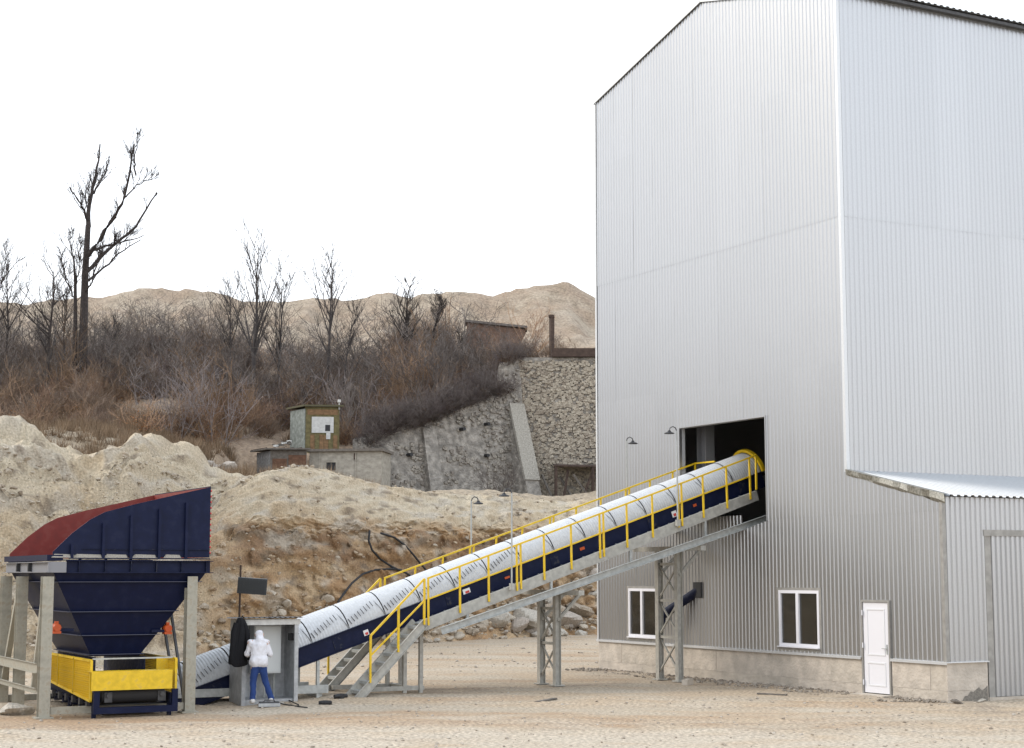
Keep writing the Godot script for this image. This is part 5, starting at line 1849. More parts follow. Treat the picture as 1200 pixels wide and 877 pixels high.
	# side guards: framed mesh panels
	for sx in [[fx0 - 0.05, -1.0], [fx1 + 0.05, 1.0]]:
		for k in 3:
			var z0 := 2.1 - k * 1.4
			var z1 := z0 - 1.38
			var x: float = sx[0]
			var ya := 0.30 + 0.06 * (2.1 - z0)
			var yb := 1.10
			var fr := MB.new()
			var yc := 0.30 + 0.06 * (2.1 - z1)
			fr.bar(Vector3(x, ya, z0), Vector3(x, yb, z0), 0.05, 0.05, Vector3.RIGHT)
			fr.bar(Vector3(x, yc, z1), Vector3(x, yb, z1), 0.05, 0.05, Vector3.RIGHT)
			fr.bar(Vector3(x, ya, z0), Vector3(x, yc, z1), 0.05, 0.05)
			fr.bar(Vector3(x, yb, z0), Vector3(x, yb, z1), 0.05, 0.05)
			var gp := part("side_guard", fr, M.yellow, Fd)
			var me := MB.new()
			for q in 34:
				var zz := lerpf(z0, z1, (q + 0.5) / 34.0)
				me.bar(Vector3(x, lerpf(ya, yc, (q + 0.5) / 34.0), zz), Vector3(x, yb, zz), 0.018, 0.008, Vector3.BACK)
			for q in 18:
				var yy := lerpf(ya + 0.03, yb, (q + 0.5) / 18.0)
				me.bar(Vector3(x, yy, z0), Vector3(x, yy, z1), 0.008, 0.018)
			part("guard_mesh", me, M.yellow_dirty, gp)
	for e in [[fx0 + 0.05, 2.0], [fx1 - 0.05, 2.0], [fx0 + 0.05, 0.0], [fx1 - 0.05, 0.0], [fx0 + 0.05, -2.0], [fx1 - 0.05, -2.0]]:
		en = MB.new()
		en.bar(Vector3(e[0], -0.25, e[1]), Vector3(e[0], 0.25, e[1]), 0.08, 0.08, Vector3.RIGHT)
		part("leg", en, M.navy_dusty, Fd)
	for x in [fx0 + 0.3, fx1 - 0.25]:
		en = MB.new()
		en.box(Vector3(x, 0.36, 2.12), Vector3(0.16, 0.2, 0.08))
		en.tube([Vector3(x, 0.40, 2.0), Vector3(x, 0.40, 2.2)], [0.05, 0.05], 8)
		part("bearing", en, M.steel_dark, Fd)

# ---------------------------------------------------------------- the control booth, the man and small things
func build_booth() -> void:
	var x0 := -13.60
	var x1 := -12.30
	var zf := 0.86
	var zb := 0.02
	var top := 1.84
	var B := thing("control_booth", "open-fronted grey sheet metal control booth beside the conveyor", "booth", Vector3(-12.95, 0.05, 0.44))
	var mb := MB.new()
	mb.mm(Vector3(x0, 0.02, zb), Vector3(x0 + 0.015, top, zf - 0.03))
	part("side_panel", mb, M.booth, B)
	mb = MB.new()
	mb.mm(Vector3(x1 - 0.015, 0.02, zb), Vector3(x1, top, zf - 0.03))
	part("side_panel", mb, M.booth, B)
	mb = MB.new()
	mb.mm(Vector3(x0 + 0.016, 0.02, zb), Vector3(x1 - 0.016, top, zb + 0.012))
	part("back_panel", mb, M.booth, B)
	for x in [x0 + 0.03, x1 - 0.05]:
		mb = MB.new()
		mb.mm(Vector3(x - 0.045, -0.05, zf - 0.029), Vector3(x + 0.045, top - 0.11, zf + 0.03))
		part("post", mb, M.booth, B)
	mb = MB.new()
	mb.mm(Vector3(x0 - 0.02, top - 0.109, zf - 0.028), Vector3(x1 + 0.03, top + 0.01, zf + 0.045))
	part("fascia", mb, M.white_old, B)
	var rf := MB.new()
	var n := 24
	for k in n:
		var xa := lerpf(x0 - 0.1, x1 + 0.06, float(k) / n)
		var xb := lerpf(x0 - 0.1, x1 + 0.06, float(k + 1) / n)
		var ya := 0.02 if k % 2 == 0 else 0.045
		var yb := 0.045 if k % 2 == 0 else 0.02
		rf.quad(Vector3(xa, top + 0.02 + ya, zf + 0.14), Vector3(xb, top + 0.02 + yb, zf + 0.14), Vector3(xb, top - 0.0 + yb, zb - 0.08), Vector3(xa, top - 0.0 + ya, zb - 0.08), Vector3.UP)
	part("roof", rf, M.steel_dark, B)
	mb = MB.new()
	mb.mm(Vector3(x0 + 0.02, -0.05, zb + 0.013), Vector3(x1 - 0.02, 0.10, zf - 0.04))
	part("floor", mb, M.booth, B)
	# inner stand
	for x in [-13.05, -12.85, -12.62]:
		mb = MB.new()
		mb.tube([Vector3(x, 0.1, 0.22), Vector3(x, 0.66, 0.22)], [0.025, 0.025], 8)
		part("conduit", mb, M.steel, B)
	mb = MB.new()
	mb.box(Vector3(x1 - 0.07, 1.45, 0.6), Vector3(0.1, 0.16, 0.12))
	part("switch_box", mb, M.black, B)
	# cabinet
	var c := thing("electrical_cabinet", "white electrical cabinet standing inside the control booth", "cabinet", Vector3(-12.82, 0.64, 0.25))
	mb = MB.new()
	mb.mm(Vector3(-13.15, 0.64, 0.06), Vector3(-12.52, 1.70, 0.36))
	part("housing", mb, M.cabinet, c)
	mb = MB.new()
	mb.mm(Vector3(-13.13, 0.67, 0.361), Vector3(-12.54, 1.67, 0.378))
	var dr := part("door", mb, M.cabinet, c)
	mb = MB.new()
	mb.box(Vector3(-13.08, 1.2, 0.385), Vector3(0.03, 0.12, 0.014))
	part("lock", mb, M.black, dr)
	# floodlight on a post
	var fl := thing("floodlight", "dark rectangular floodlight on a thin post behind the booth", "floodlight", Vector3(-13.38, 1.9, 0.5))
	mb = MB.new()
	mb.tube([Vector3(-13.38, 0.05, -0.06), Vector3(-13.36, 3.05, -0.06)], [0.028, 0.022], 8)
	part("post", mb, M.rust_dark, fl)
	var rot := Basis.from_euler(Vector3(0.12, -0.35, -0.07))
	mb = MB.new()
	mb.box(Vector3(-13.12, 2.58, 0.06), Vector3(0.66, 0.36, 0.09), rot)
	var hs := part("housing", mb, M.lamp_body, fl)
	for k in 9:
		var fi := MB.new()
		fi.box(Vector3(-13.12, 2.58, 0.06) + rot * Vector3(-0.28 + k * 0.07, 0, 0.06), Vector3(0.012, 0.3, 0.035), rot)
		part("cooling_fin", fi, M.lamp_body, hs)
	mb = MB.new()
	mb.box(Vector3(-13.3, 2.58, -0.03), Vector3(0.12, 0.08, 0.08))
	part("bracket", mb, M.steel_dark, fl)

func capsule(p: Vector3, a: Vector3, b: Vector3, ra: float, rb: float) -> float:
	var ab := b - a
	var t := clampf((p - a).dot(ab) / maxf(ab.length_squared(), 1e-9), 0.0, 1.0)
	return p.distance_to(a + ab * t) - lerpf(ra, rb, t)

# bones [a, b, ra, rb] joined smoothly and meshed as surface nets
func skin(bones: Array, k: float, cell: float, wrinkle := 0.0) -> MB:
	var lo := Vector3.ONE * 1e9
	var hi := -lo
	for q in bones:
		var m := maxf(q[2], q[3]) + cell * 3.0
		for e in [q[0], q[1]]:
			lo = lo.min(e - Vector3.ONE * m)
			hi = hi.max(e + Vector3.ONE * m)
	var nx := int((hi.x - lo.x) / cell) + 2
	var ny := int((hi.y - lo.y) / cell) + 2
	var nzz := int((hi.z - lo.z) / cell) + 2
	var F := PackedFloat32Array()
	F.resize(nx * ny * nzz)
	F.fill(1.0)
	for q in bones:
		var m := maxf(q[2], q[3]) + k + cell * 2.5
		var bl: Vector3 = (q[0] as Vector3).min(q[1]) - Vector3.ONE * m
		var bh: Vector3 = (q[0] as Vector3).max(q[1]) + Vector3.ONE * m
		var i0 := maxi(0, int((bl.x - lo.x) / cell))
		var i1 := mini(nx - 1, int((bh.x - lo.x) / cell) + 1)
		var j0 := maxi(0, int((bl.y - lo.y) / cell))
		var j1 := mini(ny - 1, int((bh.y - lo.y) / cell) + 1)
		var k0 := maxi(0, int((bl.z - lo.z) / cell))
		var k1 := mini(nzz - 1, int((bh.z - lo.z) / cell) + 1)
		for kk in range(k0, k1 + 1):
			for j in range(j0, j1 + 1):
				for i in range(i0, i1 + 1):
					var p := lo + Vector3(i, j, kk) * cell
					var d := capsule(p, q[0], q[1], q[2], q[3])
					var id := (kk * ny + j) * nx + i
					var o := F[id]
					var h := maxf(k - absf(o - d), 0.0) / k
					F[id] = minf(o, d) - h * h * k * 0.25
	if wrinkle > 0.0:
		for kk in nzz:
			for j in ny:
				for i in nx:
					var id := (kk * ny + j) * nx + i
					if absf(F[id]) < cell * 3.0:
						var p := lo + Vector3(i, j, kk) * cell
						F[id] += nz2.get_noise_3d(p.x * 130.0, p.y * 90.0, p.z * 130.0) * wrinkle
	var at := {}
	var V3 := PackedVector3Array()
	var NN := PackedVector3Array()
	for kk in nzz - 1:
		for j in ny - 1:
			for i in nx - 1:
				var id := (kk * ny + j) * nx + i
				var s := 0
				for e in [0, 1, nx, nx + 1, nx * ny, nx * ny + 1, nx * ny + nx, nx * ny + nx + 1]:
					if F[id + e] < 0.0:
						s += 1
				if s == 0 or s == 8:
					continue
				var sum := Vector3.ZERO
				var cnt := 0
				for e in [[0, 1], [2, 3], [4, 5], [6, 7], [0, 2], [1, 3], [4, 6], [5, 7], [0, 4], [1, 5], [2, 6], [3, 7]]:
					var a: int = e[0]
					var b: int = e[1]
					var fa := F[id + (a & 1) + ((a >> 1) & 1) * nx + (a >> 2) * nx * ny]
					var fb := F[id + (b & 1) + ((b >> 1) & 1) * nx + (b >> 2) * nx * ny]
					if (fa < 0.0) != (fb < 0.0):
						var t := fa / (fa - fb)
						sum += Vector3(a & 1, (a >> 1) & 1, a >> 2).lerp(Vector3(b & 1, (b >> 1) & 1, b >> 2), t)
						cnt += 1
				at[id] = V3.size()
				V3.append(lo + (Vector3(i, j, kk) + sum / cnt) * cell)
				var g := Vector3(F[id + 1] - F[id], F[id + nx] - F[id], F[id + nx * ny] - F[id])
				g += Vector3(F[id + nx * ny + nx + 1] - F[id + nx * ny + nx], F[id + nx * ny + nx + 1] - F[id + nx * ny + 1], F[id + nx * ny + nx + 1] - F[id + nx + 1])
				NN.append(g.normalized())
	var mb := MB.new()
	var sy := nx
	var sz := nx * ny
	for id in at:
		for e in [[1, sy, sz], [sy, sz, 1], [sz, 1, sy]]:
			var st: int = e[0]
			var u: int = e[1]
			var w: int = e[2]
			if (F[id] < 0.0) == (F[id + st] < 0.0):
				continue
			if at.has(id - u) and at.has(id - w) and at.has(id - u - w):
				var a: int = at[id]
				var b: int = at[id - u]
				var c: int = at[id - u - w]
				var d: int = at[id - w]
				mb.tri3(V3[a], V3[b], V3[c], NN[a], NN[b], NN[c])
				mb.tri3(V3[a], V3[c], V3[d], NN[a], NN[c], NN[d])
	return mb

func xf_bones(bones: Array, t: Transform3D) -> Array:
	var o := []
	for b in bones:
		o.append([t * b[0], t * b[1], b[2], b[3]])
	return o

func hand_bones(w: Vector3, d: Vector3, palm: Vector3, thumb_side: Vector3) -> Array:
	# wrist, pointing direction, palm normal, side of the thumb
	var o := []
	var k := w + d * 0.085
	o.append([w, k + thumb_side * 0.02, 0.024, 0.022])
	o.append([w, k - thumb_side * 0.022, 0.024, 0.02])
	for i in 4:
		var l: float = [0.07, 0.08, 0.074, 0.058][i]
		var b := k + thumb_side * (0.03 - 0.02 * i)
		var m := b + (d * 0.9 + palm * 0.3).normalized() * l * 0.5
		var e := m + (d * 0.55 + palm * 0.8).normalized() * l * 0.5
		o.append([b, m, 0.0095, 0.0088])
		o.append([m, e, 0.0088, 0.0075])
	var tb := w + d * 0.03 + thumb_side * 0.03
	var tm := tb + (d * 0.6 + thumb_side * 0.7 + palm * 0.3).normalized() * 0.04
	o.append([tb, tm, 0.013, 0.011])
	o.append([tm, tm + (d * 0.9 + palm * 0.4).normalized() * 0.032, 0.011, 0.009])
	return o

func build_person() -> void:
	var base := Vector3(-13.40, 0.065, 1.36)
	var P := thing("person", "man in white hooded top and blue trousers working at the booth, seen from behind", "person", base)
	var T := Transform3D(Basis.from_euler(Vector3(0, -0.22, 0)).scaled(Vector3(0.93, 0.96, 0.95)), base)
	# joints: x to his right, -z the way he faces
	var pel := Vector3(0, 0.90, 0.02)
	var chest := Vector3(0.025, 1.22, -0.06)
	var neck := Vector3(0.03, 1.395, -0.13)
	var head := Vector3(0.03, 1.495, -0.20)
	var shR := Vector3(0.185, 1.345, -0.09)
	var shL := Vector3(-0.185, 1.345, -0.09)
	var elR := Vector3(0.27, 1.09, -0.08)
	var elL := Vector3(-0.255, 1.10, -0.13)
	var wrR := Vector3(0.17, 1.14, -0.33)
	var wrL := Vector3(-0.10, 1.17, -0.36)
	var knL := Vector3(-0.115, 0.48, -0.02)
	var knR := Vector3(0.17, 0.49, -0.05)
	var anL := Vector3(-0.13, 0.09, 0.05)
	var anR := Vector3(0.30, 0.09, 0.02)
	var body := [[pel, chest, 0.10, 0.12], [Vector3(-0.06, 0.92, 0.02), Vector3(0.06, 0.92, 0.02), 0.09, 0.09], [shL, shR, 0.07, 0.07], [chest, neck, 0.11, 0.055], [neck, head, 0.055, 0.07],
		[head + Vector3(0, 0.03, 0.015), head + Vector3(0, 0.03, -0.03), 0.09, 0.085], [head + Vector3(0, -0.05, -0.05), head + Vector3(0, -0.075, -0.065), 0.055, 0.04], [head + Vector3(0, 0.02, -0.105), head + Vector3(0, -0.015, -0.122), 0.012, 0.016],
		[head + Vector3(0.088, 0.0, 0.0), head + Vector3(0.092, 0.03, 0.005), 0.014, 0.018], [head + Vector3(-0.088, 0.0, 0.0), head + Vector3(-0.092, 0.03, 0.005), 0.014, 0.018],
		[shR, elR, 0.052, 0.042], [elR, wrR, 0.042, 0.029], [shL, elL, 0.052, 0.042], [elL, wrL, 0.042, 0.029],
		[Vector3(-0.09, 0.88, 0.02), knL, 0.085, 0.058], [knL, anL, 0.056, 0.04], [Vector3(0.09, 0.88, 0.02), knR, 0.085, 0.058], [knR, anR, 0.056, 0.04],
		[anL, anL + Vector3(-0.01, -0.045, -0.14), 0.04, 0.03], [anR, anR + Vector3(0.02, -0.045, -0.14), 0.04, 0.03]]
	var bm := skin(xf_bones(body, T), 0.035, 0.016)
	for h in [[wrR, Vector3(-0.25, 0.2, -0.95).normalized(), Vector3(-0.6, -0.75, 0.1), Vector3(-0.75, 0.6, 0.2)], [wrL, Vector3(0.2, 0.25, -0.95).normalized(), Vector3(0.6, -0.75, 0.1), Vector3(0.75, 0.6, 0.2)]]:
		var hb := skin(xf_bones(hand_bones(h[0], h[1], h[2].normalized(), h[3].normalized()), T), 0.008, 0.005)
		bm.v.append_array(hb.v)
		bm.n.append_array(hb.n)
		bm.c.append_array(hb.c)
	part("body", bm, M.skin, P)
	var em := MB.new()
	for s in [-1.0, 1.0]:
		em.lathe(T * (head + Vector3(s * 0.032, 0.022, -0.112)), [Vector2(0, -0.009), Vector2(0.007, -0.006), Vector2(0.009, 0), Vector2(0.007, 0.006), Vector2(0, 0.009)], 8)
	part("eyes", em, M.eye, P)
	var top := [[Vector3(-0.075, 0.895, 0.025), Vector3(0.075, 0.895, 0.025), 0.115, 0.115], [Vector3(-0.075, 0.885, 0.02), Vector3(-0.08, 1.26, -0.05), 0.105, 0.105], [Vector3(0.075, 0.885, 0.02), Vector3(0.08, 1.26, -0.05), 0.105, 0.105], [Vector3(-0.07, 0.93, 0.025), Vector3(0.07, 0.93, 0.025), 0.142, 0.142], [Vector3(0, 0.97, 0.03), Vector3(0, 1.27, -0.03), 0.12, 0.12], [shL, shR, 0.075, 0.075], [chest, neck, 0.12, 0.08],
		[shR, elR, 0.068, 0.06], [elR, wrR, 0.06, 0.045], [shL, elL, 0.068, 0.06], [elL, wrL, 0.06, 0.045],
		[Vector3(0.02, 1.375, -0.05), Vector3(0.03, 1.39, -0.08), 0.095, 0.09], [head + Vector3(0, 0.03, 0.035), head + Vector3(0, 0.045, 0.0), 0.092, 0.09], [Vector3(0.03, 1.41, -0.07), head + Vector3(0, -0.01, 0.04), 0.08, 0.082]]
	part("hooded_top", skin(xf_bones(top, T), 0.03, 0.013, 0.02), M.cloth_white, P)
	var tr := [[Vector3(-0.065, 0.87, 0.025), Vector3(0.065, 0.87, 0.025), 0.112, 0.112], [Vector3(-0.075, 0.86, 0.025), knL, 0.095, 0.072], [knL, anL + Vector3(0, 0.02, 0), 0.07, 0.065], [Vector3(0.075, 0.86, 0.025), knR, 0.095, 0.072], [knR, anR + Vector3(0, 0.02, 0), 0.07, 0.065]]
	part("trousers", skin(xf_bones(tr, T), 0.02, 0.014, 0.016), M.denim, P)
	for a in [[anL, -0.02], [anR, 0.03]]:
		var an: Vector3 = a[0]
		var sh := [[an + Vector3(0, -0.04, 0.03), an + Vector3(a[1], -0.055, -0.15), 0.05, 0.042], [an + Vector3(0, 0.0, 0.02), an + Vector3(0, -0.04, -0.03), 0.046, 0.05]]
		part("shoe", skin(xf_bones(sh, T), 0.03, 0.012), M.shoe, P)
	# jacket hung from the booth roof
	var jm := MB.new()
	var J := Vector3(-13.72, 0.0, 0.98)
	var rings := []
	var ys := [1.90, 1.86, 1.76, 1.6, 1.4, 1.2, 1.02, 0.92, 0.86]
	var wx := [0.04, 0.085, 0.125, 0.145, 0.16, 0.175, 0.19, 0.20, 0.185]
	var wz := [0.04, 0.06, 0.085, 0.10, 0.11, 0.11, 0.10, 0.09, 0.07]
	for i in ys.size():
		var ring := []
		for k in 28:
			var an := TAU * k / 28.0
			var fold := 1.0 + 0.13 * sin(an * 5.0 + i * 0.35) * smoothstep(0.0, 4.0, float(i)) + 0.07 * sin(an * 9.0 - i * 0.6)
			ring.append(J + Vector3(cos(an) * wx[i] * fold + 0.03 * sin(i * 0.8), ys[i] + (0.03 * sin(an * 2.0 + 1.0) if i == 8 else 0.0), sin(an) * wz[i] * fold))
		rings.append(ring)
	for i in rings.size() - 1:
		for k in 28:
			var k2 := (k + 1) % 28
			var o: Vector3 = rings[i][k] - Vector3(J.x, rings[i][k].y, J.z)
			jm.quad(rings[i][k], rings[i][k2], rings[i + 1][k2], rings[i + 1][k], o)
	var jk := thing("jacket", "black jacket hanging from the edge of the booth roof", "jacket", Vector3(-13.72, 0.86, 0.98))
	part("torso", jm, M.cloth_black, jk)
	for s in [-1.0, 1.0]:
		var sm := MB.new()
		sm.tube([J + Vector3(s * 0.09, 1.78, 0.03), J + Vector3(s * 0.15, 1.6, 0.06), J + Vector3(s * 0.175, 1.35, 0.08), J + Vector3(s * 0.19, 1.12, 0.06), J + Vector3(s * 0.18, 0.98, 0.05)], [0.055, 0.062, 0.058, 0.052, 0.044], 10)
		part("sleeve", sm, M.cloth_black, jk)
	var hk := MB.new()
	hk.tube([J + Vector3(0.05, 1.87, -0.02), J + Vector3(0.06, 1.93, -0.02), J + Vector3(0.12, 1.90, -0.06)], [0.01, 0.01, 0.01], 6)
	part("hanging_loop", hk, M.cloth_black, jk)

func coil(called: String, c: Vector3, rad: float, turns: int, thick: float, mt: Material, label: String, cat: String, tail: Array = []) -> void:
	var pts := []
	var rads := []
	var rg := RandomNumberGenerator.new()
	rg.seed = int(c.x * 100)
	for k in turns * 16 + 1:
		var a := TAU * k / 16.0
		var rr := rad * (1.0 + rg.randf_range(-0.08, 0.08))
		pts.append(c + Vector3(cos(a) * rr, thick + 0.6 * thick * (k / 16.0), sin(a) * rr))
		rads.append(thick)
	for t in tail:
		pts.append(t)
		rads.append(thick)
	var mb := MB.new()
	mb.tube(pts, rads, 6)
	single(called, mb, mt, c, label, cat)

func gy(p: Vector3) -> float:
	var a := deg_to_rad(YAW)
	var d := p - CAM
	return yard(d.dot(Vector3(cos(a), 0, -sin(a))), d.dot(Vector3(-sin(a), 0, -cos(a))))

func build_small() -> void:
	# grey tool case at the man's feet
	var tp := hit(315, 829)
	var T := thing("tool_case", "grey tool case lying open at the man's feet", "tool case", tp)
	var mb := MB.new()
	var rot := Basis.from_euler(Vector3(0, -0.25, 0))
	mb.box(tp + Vector3(0, 0.05, 0), Vector3(0.46, 0.07, 0.24), rot)
	part("tray", mb, M.booth, T)
	mb = MB.new()
	mb.box(tp + rot * Vector3(0.0, 0.10, 0.0), Vector3(0.42, 0.03, 0.19), rot)
	part("lid", mb, M.steel_dark, T)
	mb = MB.new()
	mb.tube([tp + rot * Vector3(-0.12, 0.11, 0.05), tp + rot * Vector3(-0.1, 0.15, 0.05), tp + rot * Vector3(0.1, 0.15, 0.05), tp + rot * Vector3(0.12, 0.11, 0.05)], [0.012, 0.012, 0.012, 0.012], 6)
	part("handle", mb, M.black, T)
	for k in 3:
		mb = MB.new()
		mb.box(tp + rot * Vector3(-0.16 + k * 0.16, 0.055, 0.125), Vector3(0.05, 0.04, 0.012), rot)
		part("latch", mb, M.steel, T)
	var c1 := hit(381, 826)
	coil("hose_coil", c1, 0.13, 3, 0.022, M.rubber, "coil of black hose lying near the stair foot", "hose")
	var bp := hit(399, 819)
	mb = MB.new()
	mb.tube([bp + Vector3(-0.16, 0.05, 0.02), bp + Vector3(0.0, 0.06, 0.0), bp + Vector3(0.17, 0.05, -0.05)], [0.045, 0.055, 0.045], 8)
	mb.box(bp + Vector3(0.02, 0.05, 0.0), Vector3(0.1, 0.1, 0.09))
	single("power_tool", mb, M.black, bp, "small black power tool lying at the stair foot", "tool")
	# cables on the ground
	for e in [[[[322, 824], [332, 827], [345, 829], [360, 831]], "black cable snaking from the tool case"], [[[330, 818], [340, 823], [350, 828]], "short black cable leaving the booth"]]:
		mb = MB.new()
		var pts := []
		var rads := []
		for q in e[0]:
			pts.append(hit(q[0], q[1]) + Vector3(0, 0.025, 0))
			rads.append(0.014)
		mb.tube(pts, rads, 6)
		single("cable", mb, M.rubber, pts[0], e[1], "cable")
	# hoses slung down the bank
	var hoses := [[[[396, 706], [402, 697], [412, 684], [425, 673], [440, 668], [458, 667], [470, 668]], "black hose curving over the bank above the conveyor"], [[[433, 622], [432, 634], [436, 645], [446, 656], [460, 665], [476, 672], [484, 677]], "black hose sagging in a loop down the soil face"], [[[446, 625], [462, 630], [474, 639], [484, 650], [492, 660], [499, 668]], "thin black hose slanting down the soil face"]]
	for e in hoses:
		mb = MB.new()
		var pts := []
		var rads := []
		for q in e[0]:
			var p := hit(q[0], q[1])
			pts.append(p + (CAM - p).normalized() * 0.55)
			rads.append(0.045)
		mb.tube(pts, rads, 7)
		single("black_hose", mb, M.rubber, pts[0], e[1], "hose")
	# planks and rags thrown down by the plinth and bank
	for e in [[[640, 822], 0.9, 0.6, "weathered plank lying in the yard near the trestle"], [[905, 815], 0.7, 2.2, "muddy board lying beside the plinth under the window"]]:
		var p := hit(e[0][0], e[0][1])
		mb = MB.new()
		mb.box(p + Vector3(0, 0.02, 0), Vector3(e[1], 0.03, 0.12), Basis.from_euler(Vector3(0, e[2], 0.02)))
		single("plank", mb, M.wood_grey, p, e[3], "plank")
	var bk := hit(806, 803)
	mb = MB.new()
	mb.box(bk + Vector3(0, 0.07, 0), Vector3(0.34, 0.14, 0.16), Basis.from_euler(Vector3(0, 0.5, 0)))
	mb.box(bk + Vector3(0.03, 0.145, 0), Vector3(0.2, 0.02, 0.14), Basis.from_euler(Vector3(0, 0.5, 0)))
	single("concrete_block", mb, M.concrete_b, bk, "grey concrete block at the foot of the trestle by the hall", "block")

# ---------------------------------------------------------------- buildings on the terrace
func obox(mb: MB, o: Vector3, u: Vector3, w: Vector3, a: Vector3, b: Vector3) -> void:
	# box in a turned frame: x along u, z along w
	var p := []
	for k in [[a.x, a.y, a.z], [b.x, a.y, a.z], [b.x, b.y, a.z], [a.x, b.y, a.z], [a.x, a.y, b.z], [b.x, a.y, b.z], [b.x, b.y, b.z], [a.x, b.y, b.z]]:
		p.append(o + u * k[0] + Vector3.UP * k[1] + w * k[2])
	mb.hexa(p)

func build_terrace() -> void:
	var a := deg_to_rad(YAW)
	var rv := Vector3(cos(a), 0, -sin(a))
	var fv := Vector3(-sin(a), 0, -cos(a))
	# green hut: front faces a little right of the camera
	var ang := 0.42
	var u := rv.rotated(Vector3.UP, -ang * 0.4)
	var w := fv.rotated(Vector3.UP, ang * 0.9)
	w = (fv * 0.80 - rv * 0.52).normalized()
	u = (rv * 0.985 + fv * 0.10).normalized()
	var o := at_depth(357, 527, 94.6)
	var H := thing("watch_hut", "small olive wooden hut with a white board, raised above the sheds", "hut", o)
	var mb := MB.new()
	obox(mb, o, u, w, Vector3(0, -0.5, 0), Vector3(1.95, 2.45, 0.06))
	part("front_wall", mb, M.olive, H)
	mb = MB.new()
	obox(mb, o, u, w, Vector3(-0.03, -0.5, 0.0), Vector3(0.03, 2.35, 1.9))
	part("side_wall", mb, M.grey_green, H)
	mb = MB.new()
	obox(mb, o, u, w, Vector3(0.04, -0.5, 1.84), Vector3(1.95, 2.4, 1.9))
	part("back_wall", mb, M.olive, H)
	mb = MB.new()
	obox(mb, o, u, w, Vector3(1.89, -0.5, 0.07), Vector3(1.95, 2.4, 1.83))
	part("side_wall", mb, M.olive, H)
	mb = MB.new()
	obox(mb, o, u, w, Vector3(-0.2, 2.46, -0.2), Vector3(2.1, 2.56, 2.1))
	part("roof", mb, M.olive_dark, H)
	for k in 6:
		mb = MB.new()
		obox(mb, o, u, w, Vector3(0.30 + k * 0.26, -0.4, -0.025), Vector3(0.54 + k * 0.26, 0.86 - 0.04 * (k % 2), -0.003))
		part("plank", mb, M.wood if k % 3 != 1 else M.olive, H)
	mb = MB.new()
	obox(mb, o, u, w, Vector3(0.12, 2.0, -0.03), Vector3(1.85, 2.30, -0.003))
	part("top_board", mb, M.wood, H)
	mb = MB.new()
	obox(mb, o, u, w, Vector3(0.36, 0.96, -0.05), Vector3(1.60, 1.88, -0.026))
	var wb := part("white_board", mb, M.white_old, H)
	mb = MB.new()
	obox(mb, o, u, w, Vector3(1.12, 1.06, -0.058), Vector3(1.40, 1.42, -0.052))
	part("hole", mb, M.black, wb)
	mb = MB.new()
	obox(mb, o, u, w, Vector3(1.18, 0.60, -0.056), Vector3(1.42, 1.0, -0.051))
	part("torn_sheet", mb, M.white_old, wb)
	mb = MB.new()
	mb.tube([o + u * 1.9 + Vector3(0, 2.3, 0) - w * 0.05, o + u * 1.9 + Vector3(0, 2.85, 0) - w * 0.05], [0.035, 0.03], 6)
	mb.box(o + u * 1.9 + Vector3(0, 2.80, 0) - w * 0.05, Vector3(0.14, 0.16, 0.14))
	part("lamp", mb, M.white_old, H)
	# rusty shed at the left
	var so := at_depth(316, 568, 91.2)
	var S := thing("rusty_shed", "low patched shed with a brown door and white sheet panel", "shed", so)
	var sw := (fv * 0.86 - rv * 0.50).normalized()
	mb = MB.new()
	obox(mb, so, rv, sw, Vector3(0, -1.2, 0), Vector3(2.0, 1.9, 0.06))
	part("front_wall", mb, M.wood_grey, S)
	mb = MB.new()
	obox(mb, so, rv, sw, Vector3(-0.04, -1.2, 0.0), Vector3(0.0, 1.85, 1.9))
	part("side_wall", mb, M.grey_sheet, S)
	mb = MB.new()
	obox(mb, so, rv, sw, Vector3(1.94, -1.2, 0.07), Vector3(2.0, 1.85, 1.9))
	part("side_wall", mb, M.wood_grey, S)
	mb = MB.new()
	obox(mb, so, rv, sw, Vector3(0.05, -1.2, 1.8), Vector3(1.93, 1.85, 1.86))
	part("back_wall", mb, M.wood_grey, S)
	mb = MB.new()
	obox(mb, so, rv, sw, Vector3(0.12, -1.2, -0.03), Vector3(0.90, 1.42, -0.003))
	part("door", mb, M.rust, S)
	mb = MB.new()
	obox(mb, so, rv, sw, Vector3(1.02, -1.2, -0.03), Vector3(1.92, 1.05, -0.003))
	part("white_panel", mb, M.white_old, S)
	mb = MB.new()
	obox(mb, so, rv, sw, Vector3(1.0, 1.08, -0.03), Vector3(1.96, 1.62, -0.003))
	part("rust_panel", mb, M.rust, S)
	mb = MB.new()
	obox(mb, so, rv, sw, Vector3(-0.35, 1.91, -0.25), Vector3(2.12, 1.99, 2.1))
	var sr := part("roof", mb, M.wood_grey, S)
	for k in 5:
		mb = MB.new()
		obox(mb, so, rv, sw, Vector3(-0.3 + k * 0.48, 1.992, -0.24), Vector3(-0.26 + k * 0.48, 2.03, 2.08))
		part("batten", mb, M.rust_dark, sr)
	# boards dumped on that roof
	rng.seed = 44
	for k in 5:
		mb = MB.new()
		var p := so + rv * (0.5 + 0.22 * k) + Vector3.UP * (2.12 + 0.07 * k) + sw * (0.5 + 0.1 * k)
		mb.box(p, Vector3(rng.randf_range(0.5, 0.9), 0.05, 0.2), Basis.from_euler(Vector3(rng.randf_range(-0.3, 0.3), rng.randf() * 3.0, rng.randf_range(-0.5, 0.5))))
		mb.box(p + Vector3(0, 0.06, 0.05), Vector3(0.2, 0.06, 0.12), Basis.from_euler(Vector3(0, rng.randf() * 3.0, 0)))
		single("scrap_board", mb, M.white_old if k % 2 == 0 else M.wood_grey, p, "weathered scrap board dumped on the rusty shed's roof", "board", "scrap boards on the shed roof")
